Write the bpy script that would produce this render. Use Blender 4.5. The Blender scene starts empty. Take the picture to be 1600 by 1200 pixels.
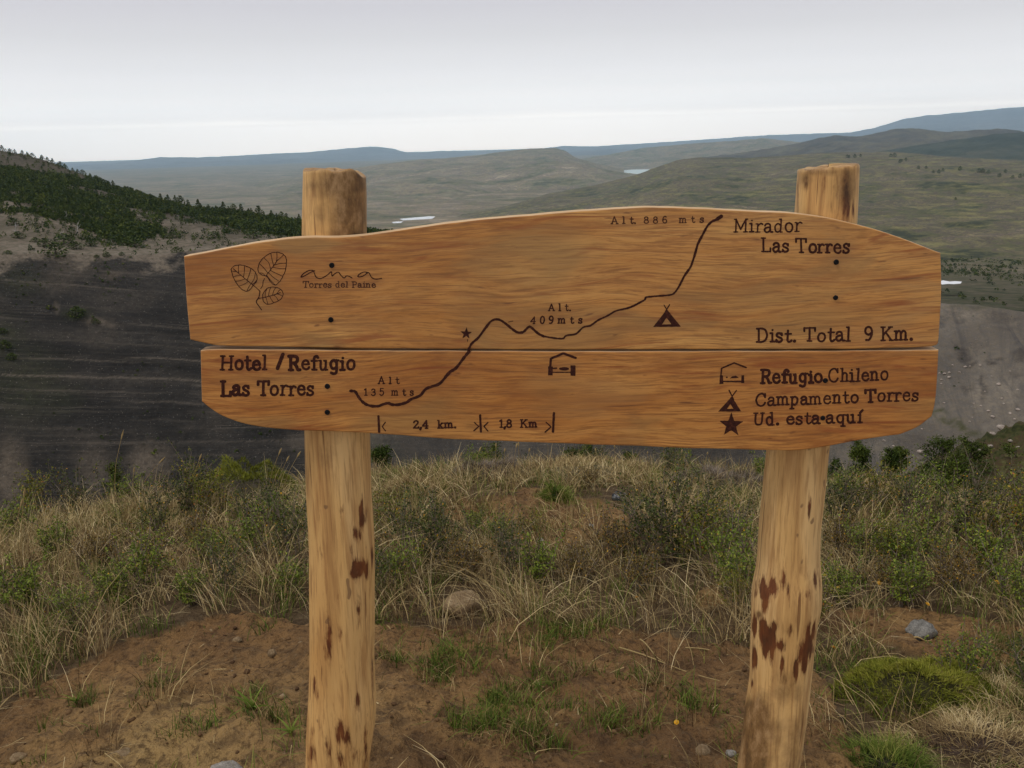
import bpy, bmesh, math, random
import numpy as np
from mathutils import Matrix, Vector
R = math.radians
random.seed(7)
rng = np.random.default_rng(11)
SC = bpy.context.scene
COL = SC.collection

# ------------------------------------------------------------------ camera
FPX = 1480.0                       # focal length in pixels of the 1600 px wide photograph
PITCH, ROLL = 14.5, -1.5
EYE = Vector((0.0, 0.0, 1.55))
cam = bpy.data.cameras.new("camera")
cam.sensor_width = 36.0
cam.lens = FPX / 1600.0 * 36.0
cam.clip_start = 0.05
cam.clip_end = 120000.0
cam_ob = bpy.data.objects.new("camera", cam)
COL.objects.link(cam_ob)
CAM_R = Matrix.Rotation(R(90 - PITCH), 3, 'X') @ Matrix.Rotation(R(ROLL), 3, 'Z')
cam_ob.matrix_world = Matrix.Translation(EYE) @ CAM_R.to_4x4()
SC.camera = cam_ob
MR = np.array(CAM_R)

# ------------------------------------------------------------------ world, sun, exposure
SUN_EL, SUN_AZ = 52.0, -38.0        # degrees; azimuth from the view direction, minus = left
world = bpy.data.worlds.new("World")
SC.world = world
world.use_nodes = True
def build_world():
    nt = world.node_tree; nt.nodes.clear(); N = nt.nodes.new; L = nt.links.new
    out = N('ShaderNodeOutputWorld'); bg = N('ShaderNodeBackground')
    sky = N('ShaderNodeTexSky'); sky.sky_type = 'NISHITA'; sky.sun_disc = False
    sky.sun_elevation = R(SUN_EL); sky.sun_rotation = R(SUN_AZ)
    tc = N('ShaderNodeTexCoord'); sep = N('ShaderNodeSeparateXYZ'); L(tc.outputs['Generated'], sep.inputs[0])
    # overcast deck: bright band above the horizon, greyer and slightly mottled overhead
    mp = N('ShaderNodeMapping'); mp.inputs['Scale'].default_value = (1.3, 1.3, 7.0); L(tc.outputs['Generated'], mp.inputs[0])
    no = N('ShaderNodeTexNoise'); no.inputs['Scale'].default_value = 1.6; no.inputs['Detail'].default_value = 3; no.inputs['Roughness'].default_value = .5; L(mp.outputs[0], no.inputs[0])
    ma = N('ShaderNodeMath'); ma.operation = 'MULTIPLY_ADD'; L(no.outputs[0], ma.inputs[0]); ma.inputs[1].default_value = .012; ma.inputs[2].default_value = -.006
    # the clear strip under the cloud deck is thicker to the right
    mx = N('ShaderNodeMath'); mx.operation = 'MULTIPLY_ADD'; L(sep.outputs[0], mx.inputs[0]); mx.inputs[1].default_value = .0; L(ma.outputs[0], mx.inputs[2])
    ad = N('ShaderNodeMath'); ad.operation = 'ADD'; L(sep.outputs[2], ad.inputs[0]); L(mx.outputs[0], ad.inputs[1])
    rp = N('ShaderNodeValToRGB'); L(ad.outputs[0], rp.inputs[0])
    e = rp.color_ramp.elements
    e[0].position = 0.0; e[0].color = (3.15, 2.72, 2.34, 1)
    e[1].position = 1.0; e[1].color = (.60, .60, .62, 1)
    for p, c in ((.0183, (3.2, 2.78, 2.40)), (.0205, (2.66, 2.33, 2.02)), (.0236, (2.12, 1.88, 1.68)), (.0274, (1.83, 1.66, 1.52)), (.0349, (1.55, 1.44, 1.35)), (.05, (1.24, 1.17, 1.125)), (.072, (1.015, .97, .955)), (.101, (.83, .795, .795)), (.1294, (.73, .695, .72)), (.3, (.635, .625, .65))):
        x = e.new(p); x.color = c + (1,)
    sc = N('ShaderNodeVectorMath'); sc.operation = 'SCALE'; L(sky.outputs[0], sc.inputs[0]); sc.inputs['Scale'].default_value = .06
    mix = N('ShaderNodeMix'); mix.data_type = 'RGBA'; mix.inputs[0].default_value = .97
    lo = N('ShaderNodeMapRange'); L(sep.outputs[2], lo.inputs[0]); lo.inputs[1].default_value = -.03; lo.inputs[2].default_value = -.008
    gm = N('ShaderNodeMix'); gm.data_type = 'RGBA'; L(lo.outputs[0], gm.inputs[0]); gm.inputs[6].default_value = (.16, .155, .14, 1); L(rp.outputs[0], gm.inputs[7])
    L(sc.outputs[0], mix.inputs[6]); L(gm.outputs[2], mix.inputs[7])
    L(mix.outputs[2], bg.inputs[0]); bg.inputs[1].default_value = 1.0
    L(bg.outputs[0], out.inputs[0])
build_world()
sun = bpy.data.lights.new("sun", 'SUN')
sun.energy = 1.5; sun.angle = R(18); sun.color = (1.0, .95, .88)
sun_ob = bpy.data.objects.new("sun", sun)
COL.objects.link(sun_ob)
_sd = Vector((math.sin(R(SUN_AZ)) * math.cos(R(SUN_EL)), -0.35 * math.cos(R(SUN_EL)), math.sin(R(SUN_EL))))
sun_ob.rotation_euler = _sd.to_track_quat('Z', 'Y').to_euler()
sun_ob.location = (-3, -3, 8)
SC.view_settings.view_transform = 'Standard'
SC.view_settings.look = 'None'
SC.view_settings.exposure = 0.0
SC.view_settings.gamma = 1.0
SC.view_settings.use_curve_mapping = False
SC.cycles.use_denoising = True
SC.cycles.denoiser = 'OPENIMAGEDENOISE'
SC.cycles.denoising_prefilter = 'ACCURATE'
SC.cycles.max_bounces = 8
SC.cycles.volume_bounces = 6
SC.cycles.transparent_max_bounces = 8

# ------------------------------------------------------------------ projection helpers
def ray(px, py):
    d = CAM_R @ Vector(((px - 800) / FPX, -(py - 600) / FPX, -1.0))
    return d
def at_y(px, py, y):
    d = ray(px, py); t = y / d.y
    return EYE + d * t
def at_r(px, py, r):
    d = ray(px, py); t = r / math.hypot(d.x, d.y)
    return EYE + d * t
def to_px(P):
    P = np.asarray(P, float) - np.array(EYE)
    c = P @ MR
    zz = np.minimum(c[..., 2], -1e-6)
    return 800 + FPX * c[..., 0] / -zz, 600 - FPX * c[..., 1] / -zz

# ------------------------------------------------------------------ numpy noise
def _hash(ix, iy, s):
    h = (ix.astype(np.int64) * 374761393 + iy.astype(np.int64) * 668265263 + s * 974711) & 0x7fffffff
    h = ((h ^ (h >> 13)) * 1274126177) & 0x7fffffff
    return ((h ^ (h >> 16)) & 0xffff) / 65535.0
def vnoise(x, y, s=0):
    x = np.asarray(x, float); y = np.asarray(y, float)
    ix = np.floor(x); iy = np.floor(y); fx = x - ix; fy = y - iy
    ux = fx * fx * (3 - 2 * fx); uy = fy * fy * (3 - 2 * fy)
    a = _hash(ix, iy, s); b = _hash(ix + 1, iy, s); c = _hash(ix, iy + 1, s); d = _hash(ix + 1, iy + 1, s)
    return (a * (1 - ux) + b * ux) * (1 - uy) + (c * (1 - ux) + d * ux) * uy
def fbm(x, y, s=0, o=5, g=.5):
    t = 0; a = 1; n = 0
    for k in range(o):
        t = t + a * (vnoise(x * 2 ** k + 17.3 * k, y * 2 ** k - 9.1 * k, s + k) * 2 - 1); n += a; a *= g
    return t / n
def sstep(a, b, x):
    t = np.clip((np.asarray(x, float) - a) / (b - a), 0, 1)
    return t * t * (3 - 2 * t)
def inpoly(poly, x, y):
    r = np.zeros(np.shape(x), bool); n = len(poly)
    for i in range(n):
        x0, y0 = poly[i]; x1, y1 = poly[(i + 1) % n]
        if y0 == y1: continue
        c = ((y0 > y) != (y1 > y)) & (x < (x1 - x0) * (y - y0) / (y1 - y0) + x0)
        r ^= c
    return r

# ------------------------------------------------------------------ mesh helpers
def link(name, me, mat=None, parent=None):
    o = bpy.data.objects.new(name, me); COL.objects.link(o)
    if mat is not None:
        for m in (mat if isinstance(mat, (list, tuple)) else [mat]): me.materials.append(m)
    if parent is not None: o.parent = parent
    return o
def np_mesh(name, V, F, attrs=None, smooth=False, mats=None):
    V = np.asarray(V, np.float32); F = np.asarray(F, np.int32)
    me = bpy.data.meshes.new(name)
    k = F.shape[1]
    me.vertices.add(len(V)); me.vertices.foreach_set('co', V.ravel())
    me.loops.add(F.size); me.loops.foreach_set('vertex_index', F.ravel())
    me.polygons.add(len(F)); me.polygons.foreach_set('loop_start', np.arange(len(F), dtype=np.int32) * k)
    me.polygons.foreach_set('loop_total', np.full(len(F), k, np.int32))
    if mats is not None: me.polygons.foreach_set('material_index', np.asarray(mats, np.int32))
    if smooth: me.polygons.foreach_set('use_smooth', np.ones(len(F), bool))
    me.update(calc_edges=True)
    for n, a in (attrs or {}).items():
        at = me.attributes.new(n, 'FLOAT', 'POINT'); at.data.foreach_set('value', np.asarray(a, np.float32))
    return me
def empty(name, loc, rz=0):
    o = bpy.data.objects.new(name, None); COL.objects.link(o)
    o.location = loc; o.rotation_euler = (0, 0, rz); o.empty_display_size = .1
    return o
def tag(o, label=None, cat=None, group=None, kind=None):
    if label: o['label'] = label
    if cat: o['category'] = cat
    if group: o['group'] = group
    if kind: o['kind'] = kind
    return o
def copy_tree(o, parent=None):
    c = o.copy(); COL.objects.link(c)
    if parent is not None: c.parent = parent
    for ch in list(o.children): copy_tree(ch, c)
    return c
def grid_faces(nr, nc, wrap=False):
    i = np.arange(nr - 1)[:, None]; j = np.arange(nc if wrap else nc - 1)[None, :]
    j2 = (j + 1) % nc
    return np.stack([i * nc + j, i * nc + j2, (i + 1) * nc + j2, (i + 1) * nc + j], -1).reshape(-1, 4)

# ------------------------------------------------------------------ material helper
class M:
    def __init__(s, name, rough=.8, spec=.3):
        s.m = bpy.data.materials.new(name); s.m.use_nodes = True
        s.nt = s.m.node_tree; s.b = s.nt.nodes['Principled BSDF']
        s.b.inputs['Roughness'].default_value = rough
        s.b.inputs['Specular IOR Level'].default_value = spec
    def n(s, t, **k):
        x = s.nt.nodes.new('ShaderNode' + t)
        for a, v in k.items(): setattr(x, a, v)
        return x
    def l(s, a, b): s.nt.links.new(a, b)
    def coord(s, scale=(1, 1, 1), src='Object', rot=(0, 0, 0)):
        if src == 'Position': o = s.n('NewGeometry').outputs['Position']
        else: o = s.n('TexCoord').outputs[src]
        m = s.n('Mapping'); m.inputs['Scale'].default_value = scale; m.inputs['Rotation'].default_value = rot
        s.l(o, m.inputs[0]); return m.outputs[0]
    def noise(s, vec, scale=1, detail=6, rough=.55, dist=0):
        x = s.n('TexNoise'); s.l(vec, x.inputs['Vector'])
        x.inputs['Scale'].default_value = scale; x.inputs['Detail'].default_value = detail
        x.inputs['Roughness'].default_value = rough; x.inputs['Distortion'].default_value = dist
        return x.outputs[0]
    def ramp(s, fac, stops, interp='LINEAR'):
        r = s.n('ValToRGB'); s.l(fac, r.inputs[0]); r.color_ramp.interpolation = interp
        e = r.color_ramp.elements
        while len(e) < len(stops): e.new(.5)
        for x, (p, c) in zip(e, stops):
            x.position = p; x.color = (tuple(c) if hasattr(c, '__len__') else (c, c, c)) + (1,)
        return r.outputs[0]
    def mix(s, f, a, b, mode='MIX'):
        x = s.n('Mix'); x.data_type = 'RGBA'; x.blend_type = mode
        for i, v in ((0, f), (6, a), (7, b)):
            if hasattr(v, 'is_linked'): s.l(v, x.inputs[i])
            elif i == 0: x.inputs[0].default_value = v
            else: x.inputs[i].default_value = tuple(v) + (1,)
        return x.outputs[2]
    def math(s, op, a, b=0, c=0):
        x = s.n('Math', operation=op)
        for i, v in enumerate((a, b, c)):
            if hasattr(v, 'is_linked'): s.l(v, x.inputs[i])
            else: x.inputs[i].default_value = v
        return x.outputs[0]
    def attr(s, name):
        return s.n('Attribute', attribute_name=name).outputs['Fac']
    def color(s, c):
        if hasattr(c, 'is_linked'): s.l(c, s.b.inputs['Base Color'])
        else: s.b.inputs['Base Color'].default_value = tuple(c) + (1,)
    def bump(s, h, strength=.3, dist=.01):
        b = s.n('Bump'); b.inputs['Strength'].default_value = strength; b.inputs['Distance'].default_value = dist
        s.l(h, b.inputs['Height']); s.l(b.outputs[0], s.b.inputs['Normal'])

# =================================================================== TERRAIN
VR = [0, 330, 480, 900, 1500, 2500, 4000, 7000, 12000, 30000, 40000]
VZ = [-150, -150, -108, -141, -186, -242, -298, -330, -338, -345, -350]
def valley_z(r): return np.interp(r, VR, VZ)

GR = [0, 2, 4, 6, 7, 8, 10, 20, 60, 330, 400, 520]
GZL = [0, -.05, -.30, -.70, -.98, -1.5, -2.6, -7.2, -26.5, -155, -190, -210]
GZR = [0, -.05, -.32, -.78, -1.08, -1.43, -2.18, -5.9, -23, -155, -190, -210]
def ground_base(x, y):
    r = np.hypot(x, y); az = np.degrees(np.arctan2(x, np.maximum(y, -1e9)))
    w = sstep(14.5, 21, az)
    return np.interp(r, GR, GZL) * (1 - w) + np.interp(r, GR, GZR) * w

SOIL_POLYS = [
    [(-60, 1150), (0, 1112), (70, 1070), (130, 1035), (200, 1000), (250, 985), (335, 968), (470, 978), (520, 985), (600, 990), (700, 985), (860, 985),
     (960, 975), (1060, 1000), (1160, 1010), (1250, 1015), (1280, 1060), (1300, 1100), (1330, 1160), (1400, 1240), (1400, 1700), (-200, 1700)],
    [(690, 800), (760, 775), (830, 765), (930, 775), (985, 795), (980, 825), (900, 850), (830, 848), (760, 830)],
    [(1270, 985), (1300, 945), (1360, 960), (1420, 950), (1520, 965), (1660, 980), (1660, 1050), (1560, 1060), (1450, 1020), (1350, 1005)],
    [(1070, 935), (1110, 920), (1130, 940), (1090, 955)],
]
GREEN_BLOBS = [(620, 1045, 26, 10), (540, 1030, 20, 10), (900, 1060, 50, 16), (1010, 1075, 40, 14), (960, 1130, 60, 20), (830, 1165, 70, 20), (300, 1150, 30, 10), (250, 1080, 24, 8), (130, 1100, 20, 8), (1090, 1110, 40, 14), (430, 1130, 30, 10), (715, 1050, 60, 26), (800, 1100, 75, 34), (845, 1008, 55, 22), (760, 1140, 60, 22), (690, 1060, 40, 18), (900, 990, 60, 22),
               (1330, 1040, 60, 30), (1560, 1020, 60, 40), (1590, 1090, 50, 50), (50, 1020, 60, 60), (390, 1095, 30, 18)]
CLEAR = [(1440, 985, 40, 30), (720, 955, 45, 22), (968, 775, 30, 14), (1440, 1070, 120, 60), (1530, 1160, 130, 50), (385, 760, 80, 30), (1385, 1190, 70, 30)]
def clear_of(x, y):
    px, py = to_px(np.stack([x, y, ground_z(x, y)], -1)); k = np.ones(len(x), bool)
    for a, b, c, d in CLEAR: k &= ((px - a) / c) ** 2 + ((py - b) / d) ** 2 > 1
    return k
def soil_mask(x, y, z):
    px, py = to_px(np.stack([x, y, z], -1))
    px = px + 22 * fbm(x * 5, y * 5, 31, 4); py = py + 18 * fbm(x * 5, y * 5, 57, 4)
    near = (y > .5) & (np.hypot(x, y) < 12)
    s = np.zeros(np.shape(x))
    for p in SOIL_POLYS: s = np.maximum(s, inpoly(p, px, py))
    s = np.where(np.hypot(x, y) < 1.6, 1.0, s)
    return s * near
def ground_z(x, y):
    x = np.asarray(x, float); y = np.asarray(y, float); r = np.hypot(x, y)
    z = ground_base(x, y)
    near = 1 - sstep(8, 30, r)
    z = z + fbm(x * .9, y * .9, 3, 4) * (.07 * near + .0) + fbm(x * .12, y * .12, 5, 4) * .5 * sstep(9, 30, r)
    z = z + .10 * np.exp(-(((x + .95) / .6) ** 2 + ((y - 2.35) / .5) ** 2))      # spoil heap by the left post
    z = z - .20 * np.exp(-(((x + .12) / .26) ** 2 + ((y - 1.80) / .14) ** 2))      # dug hollow between the posts
    return z
def ground_fine(x, y, soil):
    return soil * (fbm(x * 7, y * 7, 71, 5, .62) * .040 + np.maximum(0, fbm(x * 22, y * 22, 73, 3)) * .030 + np.maximum(0, fbm(x * 3.1, y * 3.1, 77, 3)) * .05) + (1 - soil) * fbm(x * 5, y * 5, 75, 3) * .02
def gz1(x, y): return float(ground_z(np.array([x]), np.array([y]))[0])
_RS = np.geomspace(.6, 400, 1600)
def ground_at(px, py):
    d = ray(px, py); h = math.hypot(d.x, d.y)
    below = EYE.z + d.z * _RS / h <= ground_z(d.x / h * _RS, d.y / h * _RS)
    r = _RS[int(np.argmax(below))] if below.any() else 400.0
    if r > 11 and px < 1270: r = 6.9 if px > 500 else 6.6      # just on the crest
    return EYE + d * (r / h)

def build_ground():
    rs = np.concatenate([[.02], np.geomspace(.25, 12, 430), np.geomspace(12.3, 520, 150)])
    az = np.radians(np.concatenate([np.arange(-180, -54, 4), np.arange(-54, 54, .22), np.arange(54, 180, 4)]))
    RR, AA = np.meshgrid(rs, az, indexing='ij')
    x = RR * np.sin(AA); y = RR * np.cos(AA)
    z = ground_z(x, y); s = soil_mask(x, y, z)
    # soften the mask
    z = z + ground_fine(x, y, s)
    V = np.stack([x, y, z], -1).reshape(-1, 3)
    gpx, gpy = to_px(np.stack([x, y, z], -1)); gn = fbm(x * 6, y * 6, 83, 4); soil_dark = np.zeros(x.shape)  # the hollow's darkness painted into the soil colour, with other darker patches
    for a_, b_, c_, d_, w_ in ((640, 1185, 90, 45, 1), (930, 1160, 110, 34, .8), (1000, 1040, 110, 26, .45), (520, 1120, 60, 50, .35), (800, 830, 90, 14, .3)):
        soil_dark = np.maximum(soil_dark, w_ * np.exp(-((gpx - a_) / c_) ** 2 - ((gpy - b_) / d_) ** 2))
    soil_dark = np.clip(soil_dark * (1 + 1.6 * gn), 0, 1) * (np.hypot(x, y) < 9)
    me = np_mesh('ground', V, grid_faces(len(rs), len(az), True)[:, ::-1], {'soil': s.ravel(), 'soil_dark': soil_dark.ravel(), 'heap': (np.exp(-(((x + 1.0) / .62) ** 2 + ((y - 2.2) / .5) ** 2)) * np.clip(.75 + 1.1 * fbm(x * 3, y * 3, 81, 4), 0, 1)).ravel()}, True)
    m = M('ground_soil', .95, .1)
    c = m.coord()
    n1 = m.noise(c, 1.6, 4, .6); n2 = m.noise(c, 14, 6, .65); n3 = m.noise(c, 90, 4, .6)
    soil = m.ramp(n1, [(.32, (0.158, 0.0843, 0.0389)), (.50, (0.262, 0.147, 0.0606)), (.68, (0.386, 0.232, 0.0916))])
    soil = m.mix(m.math('MULTIPLY', m.attr('heap'), .8), soil, (.40, .265, .11))
    soil = m.mix(m.ramp(n2, [(.36, .7), (.52, 0)]), soil, (.095, .059, .033))
    soil = m.mix(m.math('MULTIPLY', m.attr('soil_dark'), .8), soil, (.062, .036, .022))
    n4 = m.noise(c, 38, 5, .7)
    soil = m.mix(m.ramp(n4, [(.38, .65), (.49, 0)]), soil, (.062, .034, .018))
    soil = m.mix(m.ramp(n4, [(.60, 0), (.72, .5)]), soil, (.30, .21, .115))
    soil = m.mix(m.ramp(n3, [(.58, 0), (.75, .5)]), soil, (.27, .20, .125))
    lit = m.ramp(n2, [(.3, (.055, .034, .019)), (.5, (.110, .072, .039)), (.7, (.175, .125, .068))])
    far = m.ramp(m.noise(c, .25, 6, .6), [(.35, (.05, .052, .022)), (.5, (.10, .088, .045)), (.65, (.115, .075, .045))])
    geo = m.n('NewGeometry'); vl = m.n('VectorMath', operation='LENGTH'); m.l(geo.outputs['Position'], vl.inputs[0])
    mr = m.n('MapRange'); m.l(vl.outputs['Value'], mr.inputs[0]); mr.inputs[1].default_value = 7; mr.inputs[2].default_value = 14
    lit = m.mix(mr.outputs[0], lit, far)
    m.color(m.mix(m.attr('soil'), lit, soil))
    h = m.math('MULTIPLY_ADD', n4, .55, m.math('MULTIPLY_ADD', n3, .25, n2))
    m.bump(h, 1.0, .045)
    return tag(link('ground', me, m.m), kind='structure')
build_ground()

def interp_crest(pts, n):
    pts = np.array(pts, float)
    t = np.linspace(pts[0, 0], pts[-1, 0], n)
    # smooth interpolation through the traced points
    y = np.interp(t, pts[:, 0], pts[:, 1]); r = np.interp(t, pts[:, 0], pts[:, 2])
    k = max(1, int(n / (pts[-1, 0] - pts[0, 0]) * 6)); ker = np.hanning(2 * k + 3)[1:-1]; ker /= ker.sum()
    y = np.convolve(np.pad(y, (len(ker) // 2,), 'edge'), ker, 'valid')[:n]
    return t, y, r
def hill(name, crest, front, back, mat, n=300, rows=60, back_rows=16, amp=10, wl=300, prof=1.0, foot=None, rough=0, seed=1, attrs=None, kind='structure', backz=None):
    """one ridge as a closed-height strip: foot -> crest -> far side, relief on its face"""
    t, py, r = interp_crest(crest, n)
    C = np.array([at_r(a, b, c) for a, b, c in zip(t, py, r)])
    dx, dy = C[:, 0] / r, C[:, 1] / r
    fr = front(t) if callable(front) else np.full(n, float(front))
    fz = foot(t) if callable(foot) else valley_z(fr) - 4
    u = np.linspace(0, 1, rows); w = np.linspace(0, 1, back_rows)[1:]
    rr = np.concatenate([fr[None] + (r - fr)[None] * u[:, None], r[None] + (back * r)[None] * w[:, None]])
    s = u ** prof if np.isscalar(prof) else None
    if s is None: s = prof(u)
    bz = valley_z(r * (1 + back)) - 5 if backz is None else np.full(n, float(backz))
    sw = w * w * (3 - 2 * w)
    zz = np.concatenate([fz[None] + (C[:, 2] - fz)[None] * s[:, None], C[:, 2][None] + (bz - C[:, 2])[None] * sw[:, None]])
    x = dx[None] * rr; y = dy[None] * rr
    win = np.concatenate([np.sin(np.pi * np.clip(u * 1.02, 0, 1)) ** .7, np.zeros(back_rows - 1)])[:, None]
    win2 = np.concatenate([np.minimum(1, u * 6), np.ones(back_rows - 1)])[:, None]
    nz = fbm(x / wl, y / wl, seed, 6, .55)
    zz = zz + amp * win * nz + rough * win2 * fbm(x / (wl * .08), y / (wl * .08), seed + 9, 4)
    V = np.stack([x, y, zz], -1)
    A = {'u': np.broadcast_to(np.concatenate([u, np.ones(back_rows - 1)])[:, None], x.shape).ravel(),
         'px': np.broadcast_to(t[None] / 1600, x.shape).ravel()}
    me = np_mesh(name, V.reshape(-1, 3), grid_faces(*x.shape), A, True)
    o = tag(link(name, me, mat), kind=kind)
    return o, V, t, u
def ground_cover_mat(name, stops, big, fine, streak=None, near=None):
    m = M(name, 1.0, .05)
    c = m.coord(src='Position', scale=(1, 1, 2.5))
    a = m.noise(c, 1 / big, 6, .62, .8); b = m.noise(c, 1 / fine, 5, .7)
    f = m.math('ADD', m.math('MULTIPLY', a, .60), m.math('MULTIPLY', b, .40))
    f = m.math('MULTIPLY_ADD', m.math('SUBTRACT', f, .5), 1.5, .5)
    col = m.ramp(f, stops)
    if streak:
        s = m.noise(m.coord(src='Position', scale=(1, 1, 14), rot=(.0, .0, .4)), 1 / (big * .35), 4, .6)
        col = m.mix(m.ramp(s, [(.52, 0), (.66, .6)]), col, streak)
    if near:
        geo = m.n('NewGeometry'); vl = m.n('VectorMath', operation='LENGTH'); m.l(geo.outputs['Position'], vl.inputs[0])
        mr = m.n('MapRange'); m.l(vl.outputs['Value'], mr.inputs[0]); mr.inputs[1].default_value = near[1]; mr.inputs[2].default_value = near[2]
        b2 = m.noise(c, 1 / 22, 5, .7)
        col = m.mix(mr.outputs[0], m.ramp(b2, near[0]), col)
    d = m.noise(c, 1 / (fine * .28), 3, .7)
    col = m.mix(m.ramp(d, [(.5, 0), (.68, .55)]), col, (.035, .040, .022))
    m.color(col); m.bump(b, .6, fine * .12)
    return m.m

STEPPE = [(.36, (0.078, 0.0806, 0.0494)), (.45, (0.176, 0.163, 0.0858)), (.51, (0.15, 0.112, 0.0988)), (.57, (0.267, 0.227, 0.124)), (.62, (0.169, 0.124, 0.107)), (.70, (0.39, 0.325, 0.221))]
HEATH = [(.36, (.042, .046, .030)), (.45, (.115, .110, .054)), (.51, (.085, .064, .060)), (.56, (.165, .150, .072)), (.61, (.095, .072, .066)), (.70, (.23, .195, .115))]
BROWN = [(.34, (.045, .042, .032)), (.48, (.085, .070, .056)), (.58, (.115, .100, .062)), (.70, (.15, .13, .09))]
DARKG = [(.34, (.020, .026, .018)), (.50, (.042, .050, .034)), (.70, (.085, .080, .055))]

# the wide valley floor out to the horizon
def build_valley():
    rs = np.concatenate([np.geomspace(430, 12000, 260), np.geomspace(12300, 34000, 40)])
    az = np.radians(np.arange(-62, 62, .25))
    RR, AA = np.meshgrid(rs, az, indexing='ij')
    x = RR * np.sin(AA); y = RR * np.cos(AA)
    k = sstep(430, 900, RR)
    lake = np.exp(-(((RR - 3700) / 500) ** 2 + ((np.degrees(AA) + 6.3) / 1.6) ** 2)) + np.exp(-(((RR - 9200) / 1400) ** 2 + ((np.degrees(AA) - 8) / 3) ** 2)) + np.exp(-(((RR - 840) / 60) ** 2 + ((np.degrees(AA) - 26) / 2.5) ** 2))
    z = valley_z(RR) + (fbm(x / 700, y / 700, 21, 6) * 16 * sstep(600, 2500, RR) + fbm(x / 120, y / 120, 27, 4) * 3 * k) * (1 - np.clip(lake, 0, 1)) * (1 - sstep(12000, 20000, RR))
    me = np_mesh('valley_floor', np.stack([x, y, z], -1).reshape(-1, 3), grid_faces(*x.shape)[:, ::-1], None, True)
    m = ground_cover_mat('valley_cover', STEPPE, 420, 50, (.32, .26, .19), near=([(.36, (.028, .032, .018)), (.48, (.060, .060, .032)), (.56, (.075, .062, .045)), (.68, (.13, .115, .075))], 900, 2300))
    return tag(link('valley_floor', me, m), kind='structure')
build_valley()

blue = ground_cover_mat('far_mountain_haze_tint', [(.3, (.10, .115, .13)), (.55, (.17, .185, .20)), (.75, (.25, .26, .265))], 1500, 260)  # some of the pale blue haze is mixed into the rock's base colour
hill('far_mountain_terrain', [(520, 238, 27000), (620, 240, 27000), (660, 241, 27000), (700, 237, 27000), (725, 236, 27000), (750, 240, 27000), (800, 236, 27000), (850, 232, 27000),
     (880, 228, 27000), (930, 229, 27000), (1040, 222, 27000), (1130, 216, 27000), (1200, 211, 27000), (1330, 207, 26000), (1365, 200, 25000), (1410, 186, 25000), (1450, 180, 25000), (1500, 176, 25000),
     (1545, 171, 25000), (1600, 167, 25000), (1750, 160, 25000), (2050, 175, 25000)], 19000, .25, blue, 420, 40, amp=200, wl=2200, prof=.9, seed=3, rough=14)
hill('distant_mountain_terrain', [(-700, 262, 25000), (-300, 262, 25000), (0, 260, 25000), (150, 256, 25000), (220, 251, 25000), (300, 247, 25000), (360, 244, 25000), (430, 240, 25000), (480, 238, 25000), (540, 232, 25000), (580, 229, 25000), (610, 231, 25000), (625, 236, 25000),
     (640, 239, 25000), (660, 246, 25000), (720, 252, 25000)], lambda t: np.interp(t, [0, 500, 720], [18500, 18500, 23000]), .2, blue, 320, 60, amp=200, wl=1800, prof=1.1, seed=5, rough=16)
stp = ground_cover_mat('steppe_cover', STEPPE, 380, 60, (.28, .25, .16))
brn = ground_cover_mat('brown_ridge_cover', BROWN, 420, 80)
drk = ground_cover_mat('dark_ridge_cover', DARKG, 420, 60)
hth = ground_cover_mat('heath_cover', HEATH, 210, 26, (.24, .22, .085))
hill('rolling_hills_terrain', [(380, 292, 8800), (480, 276, 8800), (560, 262, 8800), (610, 255, 8800), (650, 250, 9000), (700, 247, 9000), (750, 242, 9200), (790, 236, 9500), (830, 232, 9500), (868, 231, 9500),
     (884, 236, 9400), (900, 247, 9200), (940, 258, 9000), (975, 267, 9000)], lambda t: np.interp(t, [380, 700, 975], [5600, 5200, 8400]),   .25, stp, 320, 90, amp=85, wl=800, prof=.8, seed=7, rough=5)
hill('lake_shore_hill', [(700, 292, 7200), (740, 282, 7200), (780, 268, 7200), (830, 256, 7200), (870, 252, 7200), (900, 254, 7200), (940, 264, 7200), (975, 270, 7300), (1000, 273, 7400)], 6300, .12, stp, 200, 40, amp=25, wl=500, prof=.8, seed=8, rough=4)
hill('pale_ridge_terrain', [(840, 262, 12500), (900, 250, 12500), (950, 242, 12500), (1000, 232, 12500), (1060, 226, 12500), (1100, 223, 12500), (1150, 220, 12500), (1190, 216, 12500), (1220, 219, 12500),
     (1270, 224, 12500), (1330, 232, 12500)], 10600, .2, stp, 220, 80, amp=110, wl=900, prof=.9, seed=11, rough=7)
hill('brown_ridge_terrain', [(1090, 247, 8200), (1150, 240, 8200), (1200, 232, 8200), (1245, 224, 8200), (1280, 216, 8200), (1305, 211, 8200), (1335, 214, 8200), (1370, 208, 8200), (1400, 201, 8200), (1425, 200, 8200),
     (1480, 206, 8200), (1530, 203, 8200), (1570, 201, 8200), (1600, 206, 8200), (1700, 212, 8200), (2000, 220, 8200)], 6000, .2, brn, 320, 90, amp=120, wl=650, prof=.9, seed=13, rough=7)
hill('dark_ridge_terrain', [(1290, 250, 6600), (1340, 244, 6600), (1380, 236, 6600), (1420, 229, 6600), (1470, 222, 6600), (1520, 214, 6600), (1560, 209, 6600), (1610, 206, 6600), (1720, 198, 6600), (2000, 196, 6600)],
     5200, .15, drk, 240, 50, amp=45, wl=450, prof=.9, seed=15, rough=6)
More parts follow.
